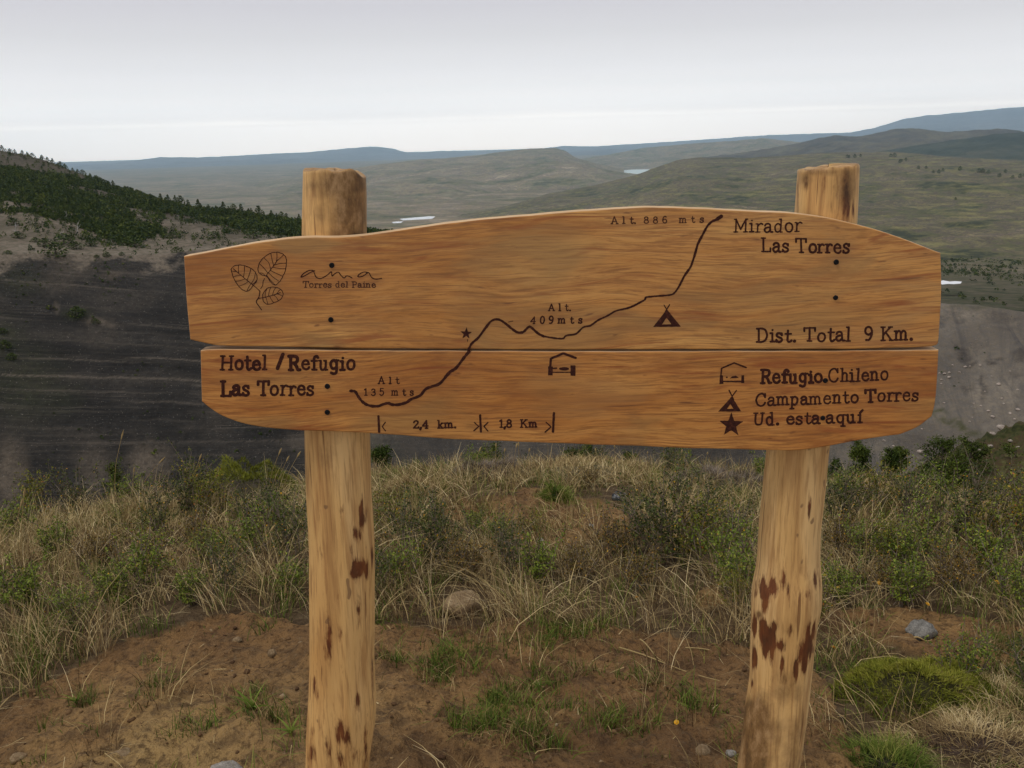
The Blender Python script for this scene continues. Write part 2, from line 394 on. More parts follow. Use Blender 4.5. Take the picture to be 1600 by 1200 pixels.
GREEN_HILL, GH_V, GH_T, GH_U = hill('grassy_hill_terrain', [(690, 356, 3300), (740, 342, 3500), (790, 326, 3800), (860, 303, 4200), (930, 290, 4300), (990, 275, 4300), (1030, 260, 4300), (1060, 250, 4300), (1085, 247, 4300), (1130, 246, 4300), (1170, 247, 4300), (1230, 243, 4200), (1300, 238, 4200),
     (1350, 238, 4200), (1400, 237, 4200), (1440, 241, 4100), (1500, 246, 4000), (1600, 251, 3900), (1800, 262, 3800), (2050, 270, 3800)],
     lambda t: np.interp(t, [690, 860, 1100, 1400, 2050], [2900, 2400, 1900, 1500, 1500]), .25, hth, 460, 140, amp=42, wl=420, prof=.95, seed=17, rough=3.5)

# water
def water_patch(name, pts, r_of, lift, col, rough=.12):
    P = [at_r(x, y, r_of) for x, y in pts]
    # flatten: keep the shore outline on one level
    zl = valley_z(r_of) + lift
    Q = []
    for x, y in pts:
        d = ray(x, y); t = (zl - EYE.z) / d.z; Q.append(EYE + d * t)
    me = bpy.data.meshes.new(name); me.from_pydata([tuple(q) for q in Q], [], [list(range(len(Q)))])
    m = M(name + '_surface', rough, .5); c = m.coord(src='Position')
    m.color(col); m.bump(m.noise(c, .05, 3), .05, 1)
    if me.polygons[0].normal.z < 0: me.flip_normals()
    return tag(link(name, me, m.m), kind='structure')
water_patch('lake_water', [(966, 267), (985, 265), (1010, 264.5), (1032, 265), (1046, 268), (1030, 271), (1005, 272.5), (985, 273.5), (972, 271)], 9000, 2, (.48, .60, .58), .3)
water_patch('pond_water', [(624, 342), (645, 340), (670, 338), (680, 338), (676, 341.5), (655, 344), (630, 344.5)], 3700, 3, (.7, .72, .74), .12)
water_patch('river_water', [(612, 347), (620, 346), (630, 346), (626, 348.5), (615, 349)], 3500, 3, (.7, .72, .74), .12)
water_patch('stream_water', [(1464, 440), (1474, 438), (1484, 440), (1492, 439.2), (1503, 440), (1501, 443), (1490, 444), (1482, 443.5), (1472, 444.5)], 820, 1.5, (.75, .76, .78), .12)  # the glint on the stream is painted as a near-white base colour

# the ravine's far wall: dark layered moraine on the left, grey scree on the right
def wall_mat():
    m = M('moraine_layers', 1.0, .05)
    c = m.coord(src='Position')
    u = m.attr('u'); px = m.attr('px')
    sx = m.n('SeparateXYZ'); m.l(m.n('NewGeometry').outputs['Position'], sx.inputs[0]); zb = m.attr('zbed')
    def bedvec(a, b):
        q = m.n('CombineXYZ'); m.l(m.math('MULTIPLY', sx.outputs[0], a), q.inputs[0]); m.l(m.math('MULTIPLY', sx.outputs[1], a), q.inputs[1]); m.l(m.math('MULTIPLY', zb, b), q.inputs[2]); return q.outputs[0]
    st = m.noise(bedvec(.0025, .42), 1, 4, .7, .05)
    st2 = m.noise(bedvec(.006, 1.5), 1, 4, .7, .05)
    st3 = m.noise(bedvec(.02, .16), 1, 5, .65, .1)
    big = m.noise(c, .03, 5, .6)
    fine = m.noise(c, .5, 6, .75)
    dark = m.ramp(big, [(.3, (.026, .0245, .024)), (.55, (.046, .042, .038)), (.7, (.075, .064, .053))])
    dark = m.mix(m.ramp(st3, [(.40, .7), (.52, 0)]), dark, (.022, .021, .020))
    dark = m.mix(m.ramp(st3, [(.54, 0), (.68, .6)]), dark, (.085, .073, .060))
    dark = m.mix(m.ramp(fine, [(.35, .6), (.6, 0)]), dark, (.020, .020, .020))
    brk = m.ramp(m.noise(c, .016, 6, .7), [(.40, 0), (.56, 1)])
    l1 = m.math('MULTIPLY', m.ramp(st, [(.545, 0), (.56, .45), (.575, .0)]), brk)
    l2 = m.math('MULTIPLY', m.ramp(st2, [(.55, 0), (.60, .22), (.66, 0)]), brk)
    lines = m.math('ADD', l1, l2)
    dark = m.mix(lines, dark, (.150, .128, .105))
    dark = m.mix(m.math('MULTIPLY', m.attr('scar'), m.ramp(fine, [(.3, .35), (.6, 1)])), dark, (.155, .125, .095))
    dark = m.mix(m.math('MULTIPLY', m.attr('moss'), m.ramp(fine, [(.35, .2), (.6, .9)])), dark, (.040, .048, .020))
    cv = m.n('CombineXYZ'); m.l(m.math('MULTIPLY_ADD', u, .09, px), cv.inputs[0]); m.l(m.math('MULTIPLY', u, .075), cv.inputs[1])
    gul = m.noise(cv.outputs[0], 48, 6, .7, 1.1)
    grey = m.ramp(big, [(.3, (0.113, 0.0949, 0.0744)), (.5, (0.173, 0.146, 0.114)), (.7, (0.259, 0.219, 0.169))])
    grey = m.mix(m.ramp(gul, [(.38, .6), (.52, 0)]), grey, (.085, .078, .072))
    grey = m.mix(m.ramp(gul, [(.58, 0), (.74, .5)]), grey, (.25, .23, .205))
    dark = m.mix(m.math('MULTIPLY', m.attr('bed'), m.ramp(fine, [(.30, .25), (.5, 1)])), dark, (.165, .138, .110))
    grey = m.mix(m.ramp(fine, [(.4, .5), (.6, 0)]), grey, (.12, .112, .11))
    streak = m.noise(m.coord(src='Position', scale=(.12, .02, .03)), 1, 5, .6, .6)
    grey = m.mix(m.ramp(streak, [(.6, 0), (.68, .7)]), grey, (.085, .08, .08))
    pxn = m.math('MULTIPLY_ADD', m.math('SUBTRACT', big, .5), .16, px)
    f1 = m.ramp(pxn, [(.25, 0), (.37, .28), (.60, .30), (.70, .22), (.82, .6), (.90, 1)])
    grey = m.mix(m.math('MULTIPLY', m.attr('slump'), m.ramp(fine, [(.3, 1), (.65, .45)])), grey, (.050, .042, .038))
    grey = m.mix(m.math('MULTIPLY', m.attr('moss'), m.ramp(fine, [(.35, .4), (.6, 1)])), grey, (.062, .066, .026))
    col = m.mix(f1, dark, grey)
    # sandy cap under the vegetation
    un = m.math('MULTIPLY_ADD', m.math('SUBTRACT', m.noise(c, .035, 5, .7), .5), .40, u)
    cap = m.ramp(un, [(.945, 0), (.985, 1)])
    capl = m.ramp(px, [(.36, 1), (.55, .15)])
    sand = m.ramp(fine, [(.3, (.09, .075, .058)), (.5, (.175, .145, .112)), (.7, (.25, .21, .165))])
    col = m.mix(m.math('MULTIPLY', cap, capl), col, sand)
    spk = m.noise(c, 1.6, 2, .5)
    col = m.mix(m.ramp(spk, [(.67, 0), (.72, .55)]), col, (.26, .23, .20))
    m.color(col); m.bump(fine, .9, 1.6)
    return m.m
WALL, W_V, W_T, W_U = hill('ravine_wall_terrain', [(-1500, 560, 470), (-1000, 480, 470), (-600, 440, 470), (-300, 425, 470), (0, 398, 470), (60, 396, 470), (100, 398, 470), (150, 397, 470), (215, 398, 470), (260, 396, 470), (300, 392, 470), (400, 384, 480), (480, 378, 490), (640, 382, 490), (800, 395, 480), (1000, 420, 470),
     (1200, 445, 460), (1400, 466, 450), (1470, 476, 450), (1530, 479, 450), (1600, 489, 450), (1800, 515, 450), (2050, 540, 450)], 315, .25, wall_mat(), 900, 260, amp=3.2, wl=38, prof=.92, seed=23, rough=.5,
     foot=lambda t: np.full(len(t), -152.0))

def wall_marks():
    px, py = to_px(W_V)
    nx = px + 10 * fbm(px / 14, py / 14, 701, 4); ny = py + 10 * fbm(px / 14, py / 14, 702, 4)
    def bl(L): 
        a = np.zeros(px.shape)
        for x, y, sx, sy, w in L: a = np.maximum(a, w * np.exp(-(((nx - x) / sx) ** 2 + ((ny - y) / sy) ** 2) ** 1.5))
        return a
    for n_, L in (('scar', [(232, 722, 34, 30, .95), (150, 735, 28, 40, .6), (15, 745, 26, 60, .95), (150, 502, 16, 8, .8), (172, 505, 16, 6, .6), (88, 482, 8, 8, .6), (175, 430, 16, 8, .5), (110, 425, 40, 16, .35), (470, 690, 30, 14, .5), (90, 440, 30, 20, .3)]),
                  ('moss', [(120, 492, 20, 10, .9), (40, 600, 60, 60, .5), (10, 530, 30, 30, .6), (90, 620, 40, 30, .4), (30, 440, 40, 24, .4), (560, 700, 60, 20, .3), (1466, 645, 12, 5, .9), (1484, 656, 14, 5, .9), (1502, 667, 14, 5, .95), (1522, 677, 14, 5, .9), (1540, 683, 12, 4, .7), (1540, 478, 70, 6, .5)]),
                  ('slump', [(1506, 556, 9, 12, .9), (1519, 567, 9, 6, .9), (1550, 567, 8, 4, 1), (1562, 563, 6, 3, .8), (1510, 606, 13, 7, .8), (1538, 612, 6, 10, .9), (1533, 598, 5, 10, .85), (1592, 556, 10, 10, .8), (1570, 497, 36, 6, .5), (1490, 500, 24, 4, .5), (1480, 492, 20, 4, .4), (1500, 545, 8, 8, .5), (1526, 540, 20, 4, .4), (1590, 585, 16, 5, .5), (1575, 512, 20, 4, .45), (1490, 690, 60, 16, .35), (1420, 690, 40, 14, .35), (1100, 712, 60, 10, .5), (1000, 705, 70, 12, .4)])):
        at = WALL.data.attributes.new(n_, 'FLOAT', 'POINT'); at.data.foreach_set('value', bl(L).astype(np.float32).ravel())
    # thin paler beds, each at its own height in the wall
    j = int(np.argmin(np.abs(px[150] - 240))); bed = np.zeros(px.shape); x_, y_, z_ = W_V[..., 0], W_V[..., 1], W_V[..., 2]
    zb = z_ + .026 * x_ - 3.4e-4 * x_ * x_ * (x_ < 0)
    at = WALL.data.attributes.new('zbed', 'FLOAT', 'POINT'); at.data.foreach_set('value', zb.astype(np.float32).ravel())
    dip = .8 * fbm(x_ / 190, y_ / 190, 711, 2) + .25 * fbm(x_ / 14, y_ / 14, 712, 3)
    for k, (pyk, w_) in enumerate([(440, .35), (455, .5), (468, .35), (487, .3), (500, .75), (508, .45), (522, .3), (540, .3), (560, .75), (567, .6), (582, .3), (592, .95), (599, .9), (615, .35), (628, .5), (640, .4), (655, .3), (668, .35), (690, .4), (712, .3)]):
        z0 = float(np.interp(pyk, py[:260, j][::-1], zb[:260, j][::-1])); zd = float(dip[130, j])
        along = sstep(-.25, .15, fbm(x_ / 45 + 5 * k, y_ / 45, 720 + k, 4))
        bed = np.maximum(bed, .9 * w_ * along * np.exp(-((zb - z0 - (dip - zd)) / .24) ** 2))
    at = WALL.data.attributes.new('bed', 'FLOAT', 'POINT'); at.data.foreach_set('value', (bed * (px < 620)).astype(np.float32).ravel())
wall_marks()
# forested hill above the wall
def forest_ground():
    m = M('sandy_slope', 1.0, .05)
    c = m.coord(src='Position')
    a = m.noise(c, .03, 6, .65); b = m.noise(c, .3, 5, .7)
    col = m.ramp(a, [(.3, (.075, .062, .046)), (.5, (.155, .127, .098)), (.68, (.23, .195, .155))])
    col = m.mix(m.ramp(b, [(.42, .65), (.58, 0)]), col, (.075, .068, .045))
    up = m.ramp(m.attr('u'), [(.45, 0), (.7, .8)])
    col = m.mix(up, col, m.ramp(b, [(.3, (.035, .035, .022)), (.7, (.10, .082, .066))]))
    m.color(col); m.bump(b, .5, 1)
    return m.m
FH, FH_V, FH_T, FH_U = hill('forest_hill_terrain', [(-1500, 90, 1050), (-1000, 110, 1000), (-600, 150, 980), (-300, 190, 950), (-60, 226, 920), (0, 235, 900), (40, 242, 890), (80, 254, 870), (140, 277, 830), (180, 292, 800), (220, 305, 770), (250, 316, 740), (300, 328, 700), (380, 336, 660), (480, 352, 620), (560, 362, 590), (640, 372, 570), (700, 385, 560)],
     lambda t: np.interp(t, [-600, 300, 400, 480, 640, 700], [469, 469, 479, 489, 489, 486]), .35, forest_ground(), 560, 110, amp=5, wl=60, prof=.92, seed=29, rough=.8,
     foot=lambda t: np.array([at_r(a, b, c).z for a, b, c in zip(t, np.interp(t, [-1500, -1000, -600, -300, 0, 60, 100, 150, 215, 260, 300, 400, 480, 640, 700], [560, 480, 440, 425, 398, 396, 398, 397, 398, 396, 392, 384, 378, 382, 390]), np.interp(t, [-600, 300, 400, 480, 640, 700], [469, 469, 479, 489, 489, 486]))]) - 2.2)

# near shoulder on the right with boulders
SH, SH_V, SH_T, SH_U = hill('hillside_terrain', [(1330, 790, 42), (1380, 768, 42), (1420, 746, 43), (1450, 729, 44), (1480, 714, 45), (1520, 696, 46), (1560, 680, 47), (1600, 662, 48), (1700, 628, 50), (1900, 575, 52)], 26, .5,
     ground_cover_mat('hillside_cover', [(.36, (.022, .026, .010)), (.46, (.055, .056, .020)), (.53, (.065, .042, .026)), (.60, (.080, .078, .028)), (.68, (.12, .10, .06))], 4, .5), 240, 80, amp=1.0, wl=5, prof=.75, seed=33, rough=.35,
     foot=lambda t: np.array([gz1(*(lambda p: (p.x, p.y))(at_r(a, 760, 26))) for a in t]) - .4, backz=-32)

# =================================================================== THE SIGN
BY = 1.65                # front face of the boards
def wood_board(name, seed):
    m = M(name, .5, .35)
    off = (seed * 3.7, 0, seed * 1.9)
    g = m.n('TexCoord').outputs['Object']; a = m.n('VectorMath', operation='ADD'); m.l(g, a.inputs[0]); a.inputs[1].default_value = off
    def C(sx, sz):
        mp = m.n('Mapping'); mp.inputs['Scale'].default_value = (sx, sx, sz); m.l(warp, mp.inputs[0]); return mp.outputs[0]
    # slow wave of the grain
    w = m.n('TexNoise'); mp = m.n('Mapping'); mp.inputs['Scale'].default_value = (2.2, 1, 4.5); m.l(a.outputs[0], mp.inputs[0]); m.l(mp.outputs[0], w.inputs['Vector']); w.inputs['Scale'].default_value = 1; w.inputs['Detail'].default_value = 3
    sv = m.n('VectorMath', operation='SUBTRACT'); m.l(w.outputs['Color'], sv.inputs[0]); sv.inputs[1].default_value = (.5, .5, .5)
    mv = m.n('VectorMath', operation='MULTIPLY'); m.l(sv.outputs[0], mv.inputs[0]); mv.inputs[1].default_value = (.10, 0, .058)
    av = m.n('VectorMath', operation='ADD'); m.l(a.outputs[0], av.inputs[0]); m.l(mv.outputs[0], av.inputs[1]); warp = av.outputs[0]
    broad = m.noise(C(2.2, 15), 1, 6, .62, .8)
    mid = m.noise(C(7, 60), 1, 6, .68, .6)
    fine = m.noise(C(14, 190), 1, 4, .7)
    col = m.ramp(broad, [(.30, (0.316, 0.114, 0.0222)), (.43, (0.461, 0.197, 0.0441)), (.55, (0.55, 0.259, 0.0663)), (.68, (0.623, 0.324, 0.0923))])
    col = m.mix(m.ramp(mid, [(.38, .55), (.53, 0)]), col, (.29, .105, .027))
    col = m.mix(m.ramp(fine, [(.36, .65), (.5, 0)]), col, (.22, .088, .024))
    col = m.mix(m.ramp(fine, [(.56, 0), (.72, .4)]), col, (.48, .27, .10))
    hair = m.noise(C(6, 340), 1, 3, .6)
    col = m.mix(m.ramp(hair, [(.53, 0), (.63, .6)]), col, (.24, .10, .03))
    crack = m.noise(C(2.2, 75), 1.7, 3, .5, .4)
    col = m.mix(m.ramp(crack, [(.70, 0), (.735, .8)]), col, (.13, .045, .016))
    red = m.noise(C(2.6, 30), 1.3, 4, .6, 1.2)
    col = m.mix(m.ramp(red, [(.575, 0), (.67, .75)]), col, (.28, .080, .020))
    olive = m.noise(C(1.9, 5), 1.2, 3, .5, 1.5)
    col = m.mix(m.ramp(olive, [(.5, 0), (.66, .55)]), col, (.30, .175, .062))
    pale = m.noise(C(3.2, 9), 1.1, 3, .5, .8)
    col = m.mix(m.ramp(pale, [(.58, 0), (.74, .5)]), col, (.44, .25, .092))
    fleck = m.noise(C(24, 120), 1, 2, .5)
    col = m.mix(m.ramp(fleck, [(.70, 0), (.78, .7)]), col, (.15, .055, .02))
    if seed == 2: col = m.mix(1.0, col, (.93, .85, .76), 'MULTIPLY')      # the lower board is a redder plank
    m.color(col)
    m.b.inputs['Roughness'].default_value = .42
    m.b.inputs['Specular IOR Level'].default_value = .45
    h = m.math('MULTIPLY_ADD', fine, .6, mid)
    m.bump(h, .25, .002)
    return m.m
burn = M('burnt_line', .75, .15)
burn.color(burn.ramp(burn.noise(burn.coord(), 160, 3, .6), [(.3, (.022, .0075, .005)), (.55, (.050, .014, .009)), (.75, (.095, .030, .016))]))
burn_light = M('burnt_line_faint', .75, .15)
burn_light.color(burn_light.ramp(burn_light.noise(burn_light.coord(), 220, 3, .6), [(.3, (.045, .016, .010)), (.55, (.09, .034, .018)), (.78, (.19, .085, .035))]))
bolt_m = M('black_bolt', .95, .05); bolt_m.color(bolt_m.ramp(bolt_m.noise(bolt_m.coord(), 400, 3), [(.3, (.008, .008, .009)), (.7, (.022, .02, .02))]))

_b0 = at_y(800, 600, BY)
def B(px, py, y=BY): return at_y(px, py, y)

sign_root = empty('trail_sign', (0, BY + .09, 0))
tag(sign_root, 'hand carved wooden trail sign of two long boards bolted to two peeled log posts', 'sign')
def local(o):
    o.parent = sign_root; o.matrix_parent_inverse = Matrix.Translation(-sign_root.location); return o
def sub(o, p):
    o.parent = p; return o

def dens(pts, step=7, wob=.55, seed=0, closed=True):
    out = []
    n = len(pts)
    for i in range(n if closed else n - 1):
        a = Vector(pts[i]); b = Vector(pts[(i + 1) % n]); L = (b - a).length; k = max(1, int(L / step))
        for j in range(k): out.append(a.lerp(b, j / k))
    return out
def smooth_chain(pts, it=2):
    P = [Vector(p) for p in pts]
    for _ in range(it):
        Q = [P[0]]
        for a, b in zip(P[:-1], P[1:]): Q += [a.lerp(b, .25), a.lerp(b, .75)]
        P = Q + [P[-1]]
    return [tuple(p) for p in P]
def make_board(name, chains, mat, thick=.036, seed=0):
    """chains of traced outline points; each chain is smoothed, corners between chains stay"""
    out = []
    for ch in chains:
        s = smooth_chain(ch, 2) if len(ch) > 2 else ch
        out += list(s)[:-1] if True else s
    P = dens(out, 6)
    wob = [(.5 * math.sin(i * .37 + seed) + .4 * math.sin(i * .11 + 2 * seed) + .3 * math.sin(i * .83)) for i in range(len(P))]
    P = [Vector((p.x, p.y + .45 * w)) for p, w in zip(P, wob)]
    bm = bmesh.new()
    vs = [bm.verts.new(B(p.x, p.y)) for p in P]
    f = bm.faces.new(vs); bm.normal_update()
    if f.normal.y > 0: f.normal_flip()
    r = bmesh.ops.extrude_face_region(bm, geom=[f])
    for v in r['geom']:
        if isinstance(v, bmesh.types.BMVert): v.co.y += thick
    bmesh.ops.recalc_face_normals(bm, faces=bm.faces[:])
    ed = [e for e in bm.edges if len(e.link_faces) == 2 and abs(e.verts[0].co.y - e.verts[1].co.y) < 1e-5 and e.calc_face_angle(0) > .8]
    bmesh.ops.bevel(bm, geom=ed, offset=.0022, segments=2, affect='EDGES', profile=.5)
    for q in bm.faces:
        if abs(q.normal.y) < .5: q.material_index = 1
    me = bpy.data.meshes.new(name); bm.to_mesh(me); bm.free()
    return local(link(name, me, [mat, SAWN]))
SAWN = M('sawn_edge', .7, .2); SAWN.color(SAWN.ramp(SAWN.noise(SAWN.coord((8, 60, 40)), 1, 4, .6), [(.3, (.42, .25, .12)), (.55, (.60, .41, .23)), (.75, (.70, .53, .34))])); SAWN = SAWN.m
UP = make_board('upper_board', [
    [(287, 400), (330, 393), (368, 385), (420, 376), (470, 371), (520, 371), (560, 369), (600, 363), (640, 357.5), (700, 348), (760, 342), (820, 337), (870, 333), (920, 329), (980, 325), (1030, 323), (1080, 325), (1140, 328), (1200, 331), (1240, 333), (1290, 339.5), (1330, 348), (1370, 359), (1410, 372.5), (1440, 384), (1470, 395)],
    [(1470, 395), (1472, 450), (1469, 500), (1467, 530)], [(1467, 530), (1466, 539), (1455, 541.5)],
    [(1455, 541.5), (1400, 544.5), (1300, 546), (1200, 545.5), (1000, 546.5), (800, 546), (640, 545.2), (540, 544.5), (470, 542), (380, 541.5), (345, 540.5), (325, 537.5), (297, 531)],
    [(297, 531), (291, 470), (287, 400)]], wood_board('upper_board_wood', 1), seed=1)
LO = make_board('lower_board', [
    [(313, 548), (330, 546), (470, 546.8), (600, 548), (740, 548.8), (940, 549), (1090, 549), (1300, 548.3), (1467, 547)],
    [(1467, 547), (1465, 590), (1462, 630), (1456, 651)], [(1456, 651), (1442, 662), (1427, 671), (1405, 679)],
    [(1405, 679), (1340, 688), (1295, 697), (1265, 702.5), (1235, 705), (1200, 703.5), (1090, 701), (1000, 697), (900, 694), (820, 691), (740, 688), (680, 685), (600, 678), (540, 675), (470, 673), (420, 669), (380, 663), (350, 652), (330, 640), (315, 627)],
    [(315, 627), (314, 590), (313, 548)]], wood_board('lower_board_wood', 2), seed=2)

# ---- posts
def post_mat(name):
    m = M(name, .55, .3)
    g = m.n('TexCoord').outputs['Object']
    def C(sx, sz):
        mp = m.n('Mapping'); mp.inputs['Scale'].default_value = (sx, sx, sz); m.l(g, mp.inputs[0]); return mp.outputs[0]
    broad = m.noise(C(9, 1.6), 1, 4, .55, .4); mid = m.noise(C(45, 3.5), 1, 5, .6, .3); fine = m.noise(C(190, 9), 1, 4, .65)
    col = m.ramp(broad, [(.3, (0.51, 0.274, 0.0887)), (.5, (0.622, 0.378, 0.143)), (.7, (0.711, 0.474, 0.215))])
    col = m.mix(m.ramp(mid, [(.36, .6), (.52, 0)]), col, (.33, .160, .055))
    col = m.mix(m.ramp(fine, [(.36, .55), (.5, 0)]), col, (.27, .13, .045))
    crk = m.noise(C(110, .9), 1, 3, .5, .2)
    col = m.mix(m.ramp(crk, [(.665, 0), (.69, .75)]), col, (.16, .065, .022))
    st = m.noise(C(30, 2.4), 1.1, 4, .6, .3)
    col = m.mix(m.ramp(st, [(.57, 0), (.70, .6)]), col, (.27, .105, .028))
    k = m.noise(C(75, 9), 1, 5, .65)
    k2 = m.noise(C(160, 60), 1, 3, .6)
    bk = m.math('ADD', m.attr('bark'), m.math('MULTIPLY', m.math('SUBTRACT', k, .5), 1.9))
    bk = m.math('ADD', bk, m.math('MULTIPLY', m.math('SUBTRACT', k2, .5), .5))
    stain = m.ramp(bk, [(.30, 0), (.50, .5), (.60, .95)])
    bcol = m.ramp(m.noise(C(70, 25), 1, 3), [(.3, (.050, .012, .005)), (.55, (.115, .028, .008)), (.75, (.19, .062, .016))])
    col = m.mix(stain, col, bcol)
    gr = m.ramp(m.math('ADD', m.attr('weather'), m.math('MULTIPLY', m.math('SUBTRACT', m.noise(C(22, 16), 1, 5, .65), .5), 1.1)), [(.2, 0), (.75, .9)])
    gcol = m.ramp(m.noise(C(40, 20), 1, 5, .75), [(.36, (.060, .030, .013)), (.5, (.165, .085, .030)), (.66, (.34, .21, .10))])
    col = m.mix(gr, col, gcol)
    sp = m.noise(C(45, 30), 1, 1, .4)
    col = m.mix(m.ramp(sp, [(.745, 0), (.78, .7)]), col, (.16, .08, .04))
    m.color(col); m.bump(m.math('MULTIPLY_ADD', fine, .5, mid), .35, .003)
    return m.m
def make_post(name, rows, ydep, flat, bark, weather, mat, seed=0, topfn=None):
    rows = np.array(rows, float)
    n = 300; m = 128
    ys = np.linspace(rows[0, 0], rows[-1, 0], n)
    l = np.interp(ys, rows[:, 0], rows[:, 1]); r = np.interp(ys, rows[:, 0], rows[:, 2])
    ker = np.hanning(13); ker /= ker.sum()
    l = np.convolve(np.pad(l, 6, 'edge'), ker, 'valid'); r = np.convolve(np.pad(r, 6, 'edge'), ker, 'valid')
    PL = np.array([at_y(a, b, ydep) for a, b in zip(l, ys)]); PR = np.array([at_y(a, b, ydep) for a, b in zip(r, ys)])
    cx = (PL[:, 0] + PR[:, 0]) / 2; hw = (PR[:, 0] - PL[:, 0]) / 2; z = (PL[:, 2] + PR[:, 2]) / 2
    th = np.linspace(0, 2 * np.pi, m, endpoint=False)
    e = 2 / 2.15
    cs = np.sign(np.cos(th)) * np.abs(np.cos(th)) ** e; sn = np.sign(np.sin(th)) * np.abs(np.sin(th)) ** e
    lump = 1 + .018 * fbm(np.cos(th)[None] * 1.2 + z[:, None] * 3, np.sin(th)[None] * 1.2 + 5 * seed + z[:, None], 40 + seed, 3)
    x = cx[:, None] + hw[:, None] * cs[None] * lump
    yy = hw[:, None] * sn[None] * lump
    yy = np.maximum(yy, -flat * hw[:, None])          # the hewn face the boards are bolted to
    y = ydep + yy
    zz = np.broadcast_to(z[:, None], x.shape).copy()
    if topfn is not None: zz = zz + topfn(cs[None] * np.ones_like(x), sn[None] * np.ones_like(x)) * np.exp(-((z[0] - z[:, None]) / .02))
    V = np.stack([x, y, zz], -1)
    px, py = to_px(V)
    def blobs(L):
        a = np.zeros(x.shape)
        for bx, by, sx, sy, w in L:
            a = np.maximum(a, w * np.exp(-(((px - bx) / (sx * 1.25)) ** 2 + ((py - by) / (sy * 1.25)) ** 2)))
        return a * (V[..., 1] < ydep + .02)
    bk = blobs(bark); we = 1.5 * blobs(weather)
    # caps
    rings = [V.reshape(-1, 3)]; F = [grid_faces(n, m, True)]
    base = n * m
    cap = []
    for k, s in enumerate((.975, .93, .7, .35, .02)):
        c = V[0].copy(); c[:, 0] = cx[0] + (c[:, 0] - cx[0]) * s; c[:, 1] = ydep + (c[:, 1] - ydep) * s
        c[:, 2] += (.0025 if k == 0 else .0032) + .003 * fbm(c[:, 0] * 60, c[:, 1] * 60, 5, 3)
        cap.append(c)
    prev = np.arange(m)
    for k, c in enumerate(cap):
        rings.append(c); cur = base + k * m + np.arange(m)
        j = np.arange(m); j2 = (j + 1) % m
        F.append(np.stack([prev[j], cur[j], cur[j2], prev[j2]], -1)[:, ::-1] if False else np.stack([cur[j], cur[j2], prev[j2], prev[j]], -1))
        prev = cur
    V2 = np.concatenate(rings); F2 = np.concatenate(F)
    pad = np.zeros(len(V2) - n * m)
    me = np_mesh(name, V2, F2, {'bark': np.concatenate([bk.ravel(), pad]), 'weather': np.concatenate([we.ravel(), pad + .5])}, True)
    bm = bmesh.new(); bm.from_mesh(me); bmesh.ops.recalc_face_normals(bm, faces=bm.faces[:]); bm.to_mesh(me); bm.free()
    return local(link(name, me, mat))
PY = BY + .036 + .050
LP = make_post('post', [(268, 475, 571), (300, 474, 572.5), (360, 473, 572.5), (520, 474, 575), (680, 477, 578), (760, 479, 580), (850, 484, 585), (980, 484.5, 585), (1037, 484, 584), (1075, 483, 586), (1095, 482, 588), (1130, 480, 586), (1170, 479, 580), (1200, 478, 576), (1300, 474, 573), (1420, 470, 572)],
     PY, .97,
     [(566, 800, 6, 26, .75), (570, 805, 5, 18, .8), (558, 835, 8, 12, .62), (548, 860, 6, 14, .45), (563, 888, 11, 12, .95), (552, 896, 7, 7, .8), (572, 893, 6, 14, .6), (500, 862, 5, 16, .5), (499, 810, 6, 12, .38), (534, 798, 3, 9, .5),
      (513, 1000, 8, 34, .62), (511, 985, 5, 16, .5), (532, 990, 3, 12, .55), (492, 1065, 5, 24, .5), (496, 1085, 6, 10, .42), (557, 1095, 5, 20, .6), (531, 1145, 9, 18, .72), (543, 1150, 4, 12, .6), (514, 1172, 7, 22, .5), (571, 1165, 4, 28, .7), (486, 1178, 6, 16, .6), (530, 1190, 6, 20, .6), (494, 1140, 6, 12, .4), (581, 1060, 3, 40, .5), (582, 870, 2.5, 20, .7), (552, 1185, 6, 20, .45), (505, 940, 3, 20, .3), (560, 960, 3, 25, .3)],
     [(540, 285, 38, 22, .75), (548, 330, 30, 42, .62), (545, 365, 26, 22, .6), (510, 290, 26, 12, .4), (560, 350, 14, 30, .5), (500, 345, 12, 22, .3), (530, 700, 60, 50, .12)],
     post_mat('peeled_log_a'), 1, topfn=lambda c, s: -.010 * sstep(.55, 1.0, c) + .003 * np.sin(c * 5 + s * 3))
